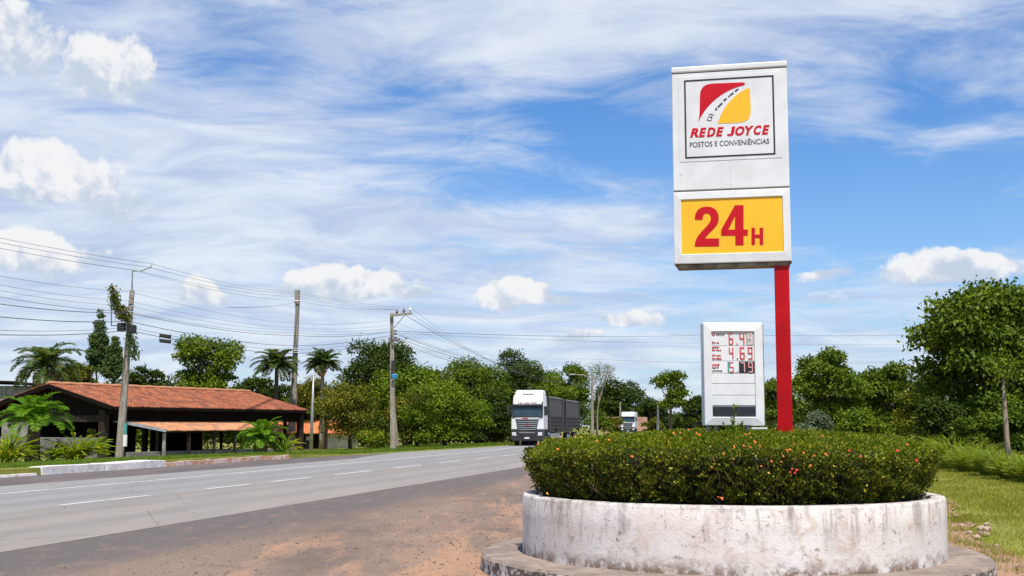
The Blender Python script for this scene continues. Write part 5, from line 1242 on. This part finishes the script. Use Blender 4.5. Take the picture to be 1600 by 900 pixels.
# small foliage screen far off
def wood(label, px0, px1, Y, tops, n, L_, mat, depth):
    # canopy of merged crowns: lumps along a band, leaves over their shells
    cen = []; rad = []; px = px0
    while px < px1:
        zt_ = P(px, float(np.interp(px, tops[0], tops[1])), Y).z*random.uniform(.82, 1.08); gz = -.7
        r0 = random.uniform(.22, .34)*(zt_-gz)
        for k in range(7): cen.append((P(px, 600, Y).x+random.gauss(0, r0*.6), Y+random.uniform(0, depth), gz+r0*.5+(zt_-gz-r0*1.3)*(k/6))); rad.append(r0*random.uniform(.8, 1.2)*(1.25 if k < 4 else .9))
        px += r0*.9*F/Y
    cen = np.array(cen); rad = np.array(rad); idx = rng.integers(0, len(cen), n); d = rand_dirs(n); d[:, 1] = -np.abs(d[:, 1]); d[:, 2] = np.where(d[:, 2] < -.4, -d[:, 2], d[:, 2])
    pos = cen[idx]+d*(rad[idx]*(.7+.4*rng.random(n)))[:, None]
    LL = L_*rng.uniform(.6, 1.4, n); o = leaves('distant_wood', pos, d+rng.normal(0, .5, (n, 3))+np.array([0, 0, .5]), LL, LL*.55, mat, None, rng.normal(size=(n, 3)))
    return tag(o, label, 'wood', kind='stuff')
wood('far off low wood along the horizon between the trucks and the right trees', 840, 1520, 330, ([840, 1000, 1100, 1240, 1400, 1520], [615, 640, 645, 640, 635, 615]), 30000, .75, 'leaf_dark', 12)
wood('mass of dark woodland filling the background behind the pavilion', -150, 800, 160, ([-150, 60, 130, 260, 380, 470, 620, 800], [585, 602, 590, 592, 600, 602, 580, 575]), 100000, .48, 'leaf_dark', 8)
wood('dense scrub closing the view behind the lawn at right', 1235, 1700, 90, ([1235, 1300, 1420, 1480, 1700], [600, 605, 612, 590, 560]), 26000, .26, 'leaf_mid', 5)
wood('shady undergrowth closing the gaps between the roadside tree trunks', 520, 805, 119, ([520, 600, 700, 805], [640, 630, 630, 635]), 36000, .26, 'leaf_dark', 3)
wood('dark undergrowth seen through the open pavilion', -120, 500, 116, ([-120, 150, 500], [632, 640, 640]), 34000, .26, 'leaf_mid', 3)
# roadside bushes right of truck / beyond hedge
for i, (x0, x1, y0, Y, mt, lab) in enumerate(((905, 960, 640, 190, 'leaf_mid', 'roadside bush just right of the second trailer'), (1000, 1040, 650, 200, 'leaf_olive', 'scrubby bush between far truck and slender tree'), (940, 975, 648, 205, 'leaf_olive', 'scrubby bush left of the far box truck'))):
    T('bush', lab, 'bush', x0, x1, y0, 680, Y, mt, 4000, .3, 16)

# ------------------------------------------------------------------ grass, stones
def grass(name, P0, mat, L0, w, label):
    n = len(P0); ud = rng.normal(0, .45, (n, 3)); ud[:, 2] = 1; nr = rng.normal(size=(n, 3)); nr[:, 2] *= .3
    dist = P0[:, 1]; LL = L0*rng.uniform(.5, 1.4, n); ww = np.maximum(w, dist*.00035)*rng.uniform(.7, 1.3, n)
    return tag(leaves(name, P0, nr, LL, ww, mat, None, ud), label, 'grass', kind='stuff')
n = 150000; y = 11+rng.random(n)**1.5*48; xr = rng.random(n); xe = np.array([lawn_edge(v) for v in y]); x = xe + (-.15+ xr*np.maximum(3., y*.46-xe))
patch = np.sin(x*1.3+y*.7)*np.sin(y*.9-x*.5)+.6*np.sin(x*3.1)*np.sin(y*2.7); k = (rng.random(n) < .55+.35*patch) | (rng.random(n) < .12)
# sparse and tufty near the bare soil
k &= (rng.random(n) < np.clip((x-xe+.15)/1.1, .12, 1)); 
P0 = np.stack([x[k], y[k], np.full(k.sum(), -.03)], 1)
grass('lawn', P0, 'grass_blade', .075, .006, 'mown yellowish lawn right of the planter')
n = 70000; y = 36+rng.random(n)*75; t_ = rng.random(n)**1.6*12; x = np.array([Cx(v)+goff(v) for v in y])-t_-.25-.4*(y < 49)-rng.random(n)*.2; z = np.array([terrain(a_, b_) for a_, b_ in zip(x, y)])
grass('verge_grass', np.stack([x, y, z], 1), 'grass_verge', .16, .012, 'bright green grass growing on the road verge before the pavilion')
tf = []
for i in range(110):
    y0 = rng.uniform(13.5, 32); x0 = lawn_edge(y0)+rng.normal(-.25, .28)
    if math.hypot(x0-PC[0], y0-PC[1]) < SR+.2: continue
    n_ = int(rng.integers(25, 110)); q = rng.normal(0, .05+.0006*n_, (n_, 2)); tf.append(np.stack([x0+q[:, 0], y0+q[:, 1]*1.6, np.full(n_, -.01)], 1))
grass('grass_tufts', np.concatenate(tf), 'grass_blade', .085, .006, 'loose grass tufts creeping over the bare soil beside the planter')
# stones near the planter
gs = 'broken pinkish stones on bare soil right of the planter'
sm = []
for v in range(3):
    m = MB(); import bmesh
    bm = bmesh.new(); bmesh.ops.create_icosphere(bm, subdivisions=2, radius=1)
    for q in bm.verts: q.co *= 1+random.uniform(-.22, .22); q.co.z *= .55
    me = D.meshes.new('stone'); bm.to_mesh(me); bm.free(); me.materials.append(MT['stone_pink']); sm.append(me)
labs = ['largest flat pinkish stone on the soil right of the planter', 'pinkish stone nearest the planter wall on the bare soil']
for i, (px, py, s) in enumerate([(1512, 823, .11), (1494, 808, .08), (1506, 812, .09), (1524, 818, .08), (1500, 821, .09), (1530, 832, .12), (1518, 835, .10), (1542, 842, .09), (1487, 815, .07), (1535, 824, .10), (1552, 853, .07)]):
    r = ray(px, py); t_ = -(EYE)/r.z; q = Vector((r.x*t_, r.y*t_, 0)); o = D.objects.new('stone', sm[i % 3]); C.objects.link(o); o.location = (q.x+random.uniform(-.15, .15), q.y+random.uniform(-.5, .5), .0); o.scale = (s*random.uniform(.7, 1.1), s*random.uniform(.5, .8), s*.8); o.rotation_euler = (0, 0, random.random()*6)
    tag(o, labs[0] if i == 0 else 'one of the broken pinkish stones on bare soil right of the planter', 'stone', gs)
# pebbles and clods on the forecourt
n = 6500; yy = 11+rng.random(n)**1.4*22; x = np.array([lerp(Cx(a_)+4.8, lawn_edge(a_), b_) for a_, b_ in zip(yy, rng.random(n)**.6)])
m = MB()
for a_, b_ in zip(x, yy):
    if math.hypot(a_-PC[0], b_-PC[1]) < SR+.03: continue
    s = random.uniform(.006, .020)*(1.9 if random.random() < .1 else 1); c0 = Vector((a_, b_, -.004)); v6 = [c0+Vector(d)*s*random.uniform(.7, 1.2) for d in ((1, 0, 0), (0, 1, 0), (-1, 0, 0), (0, -1, 0), (0, 0, .8))]
    m.add(v6, [(0, 1, 4), (1, 2, 4), (2, 3, 4), (3, 0, 4)])
tag(m.build('gravel', 'pebble'), 'loose pebbles and crumbs of soil scattered on the forecourt', 'gravel', kind='stuff')
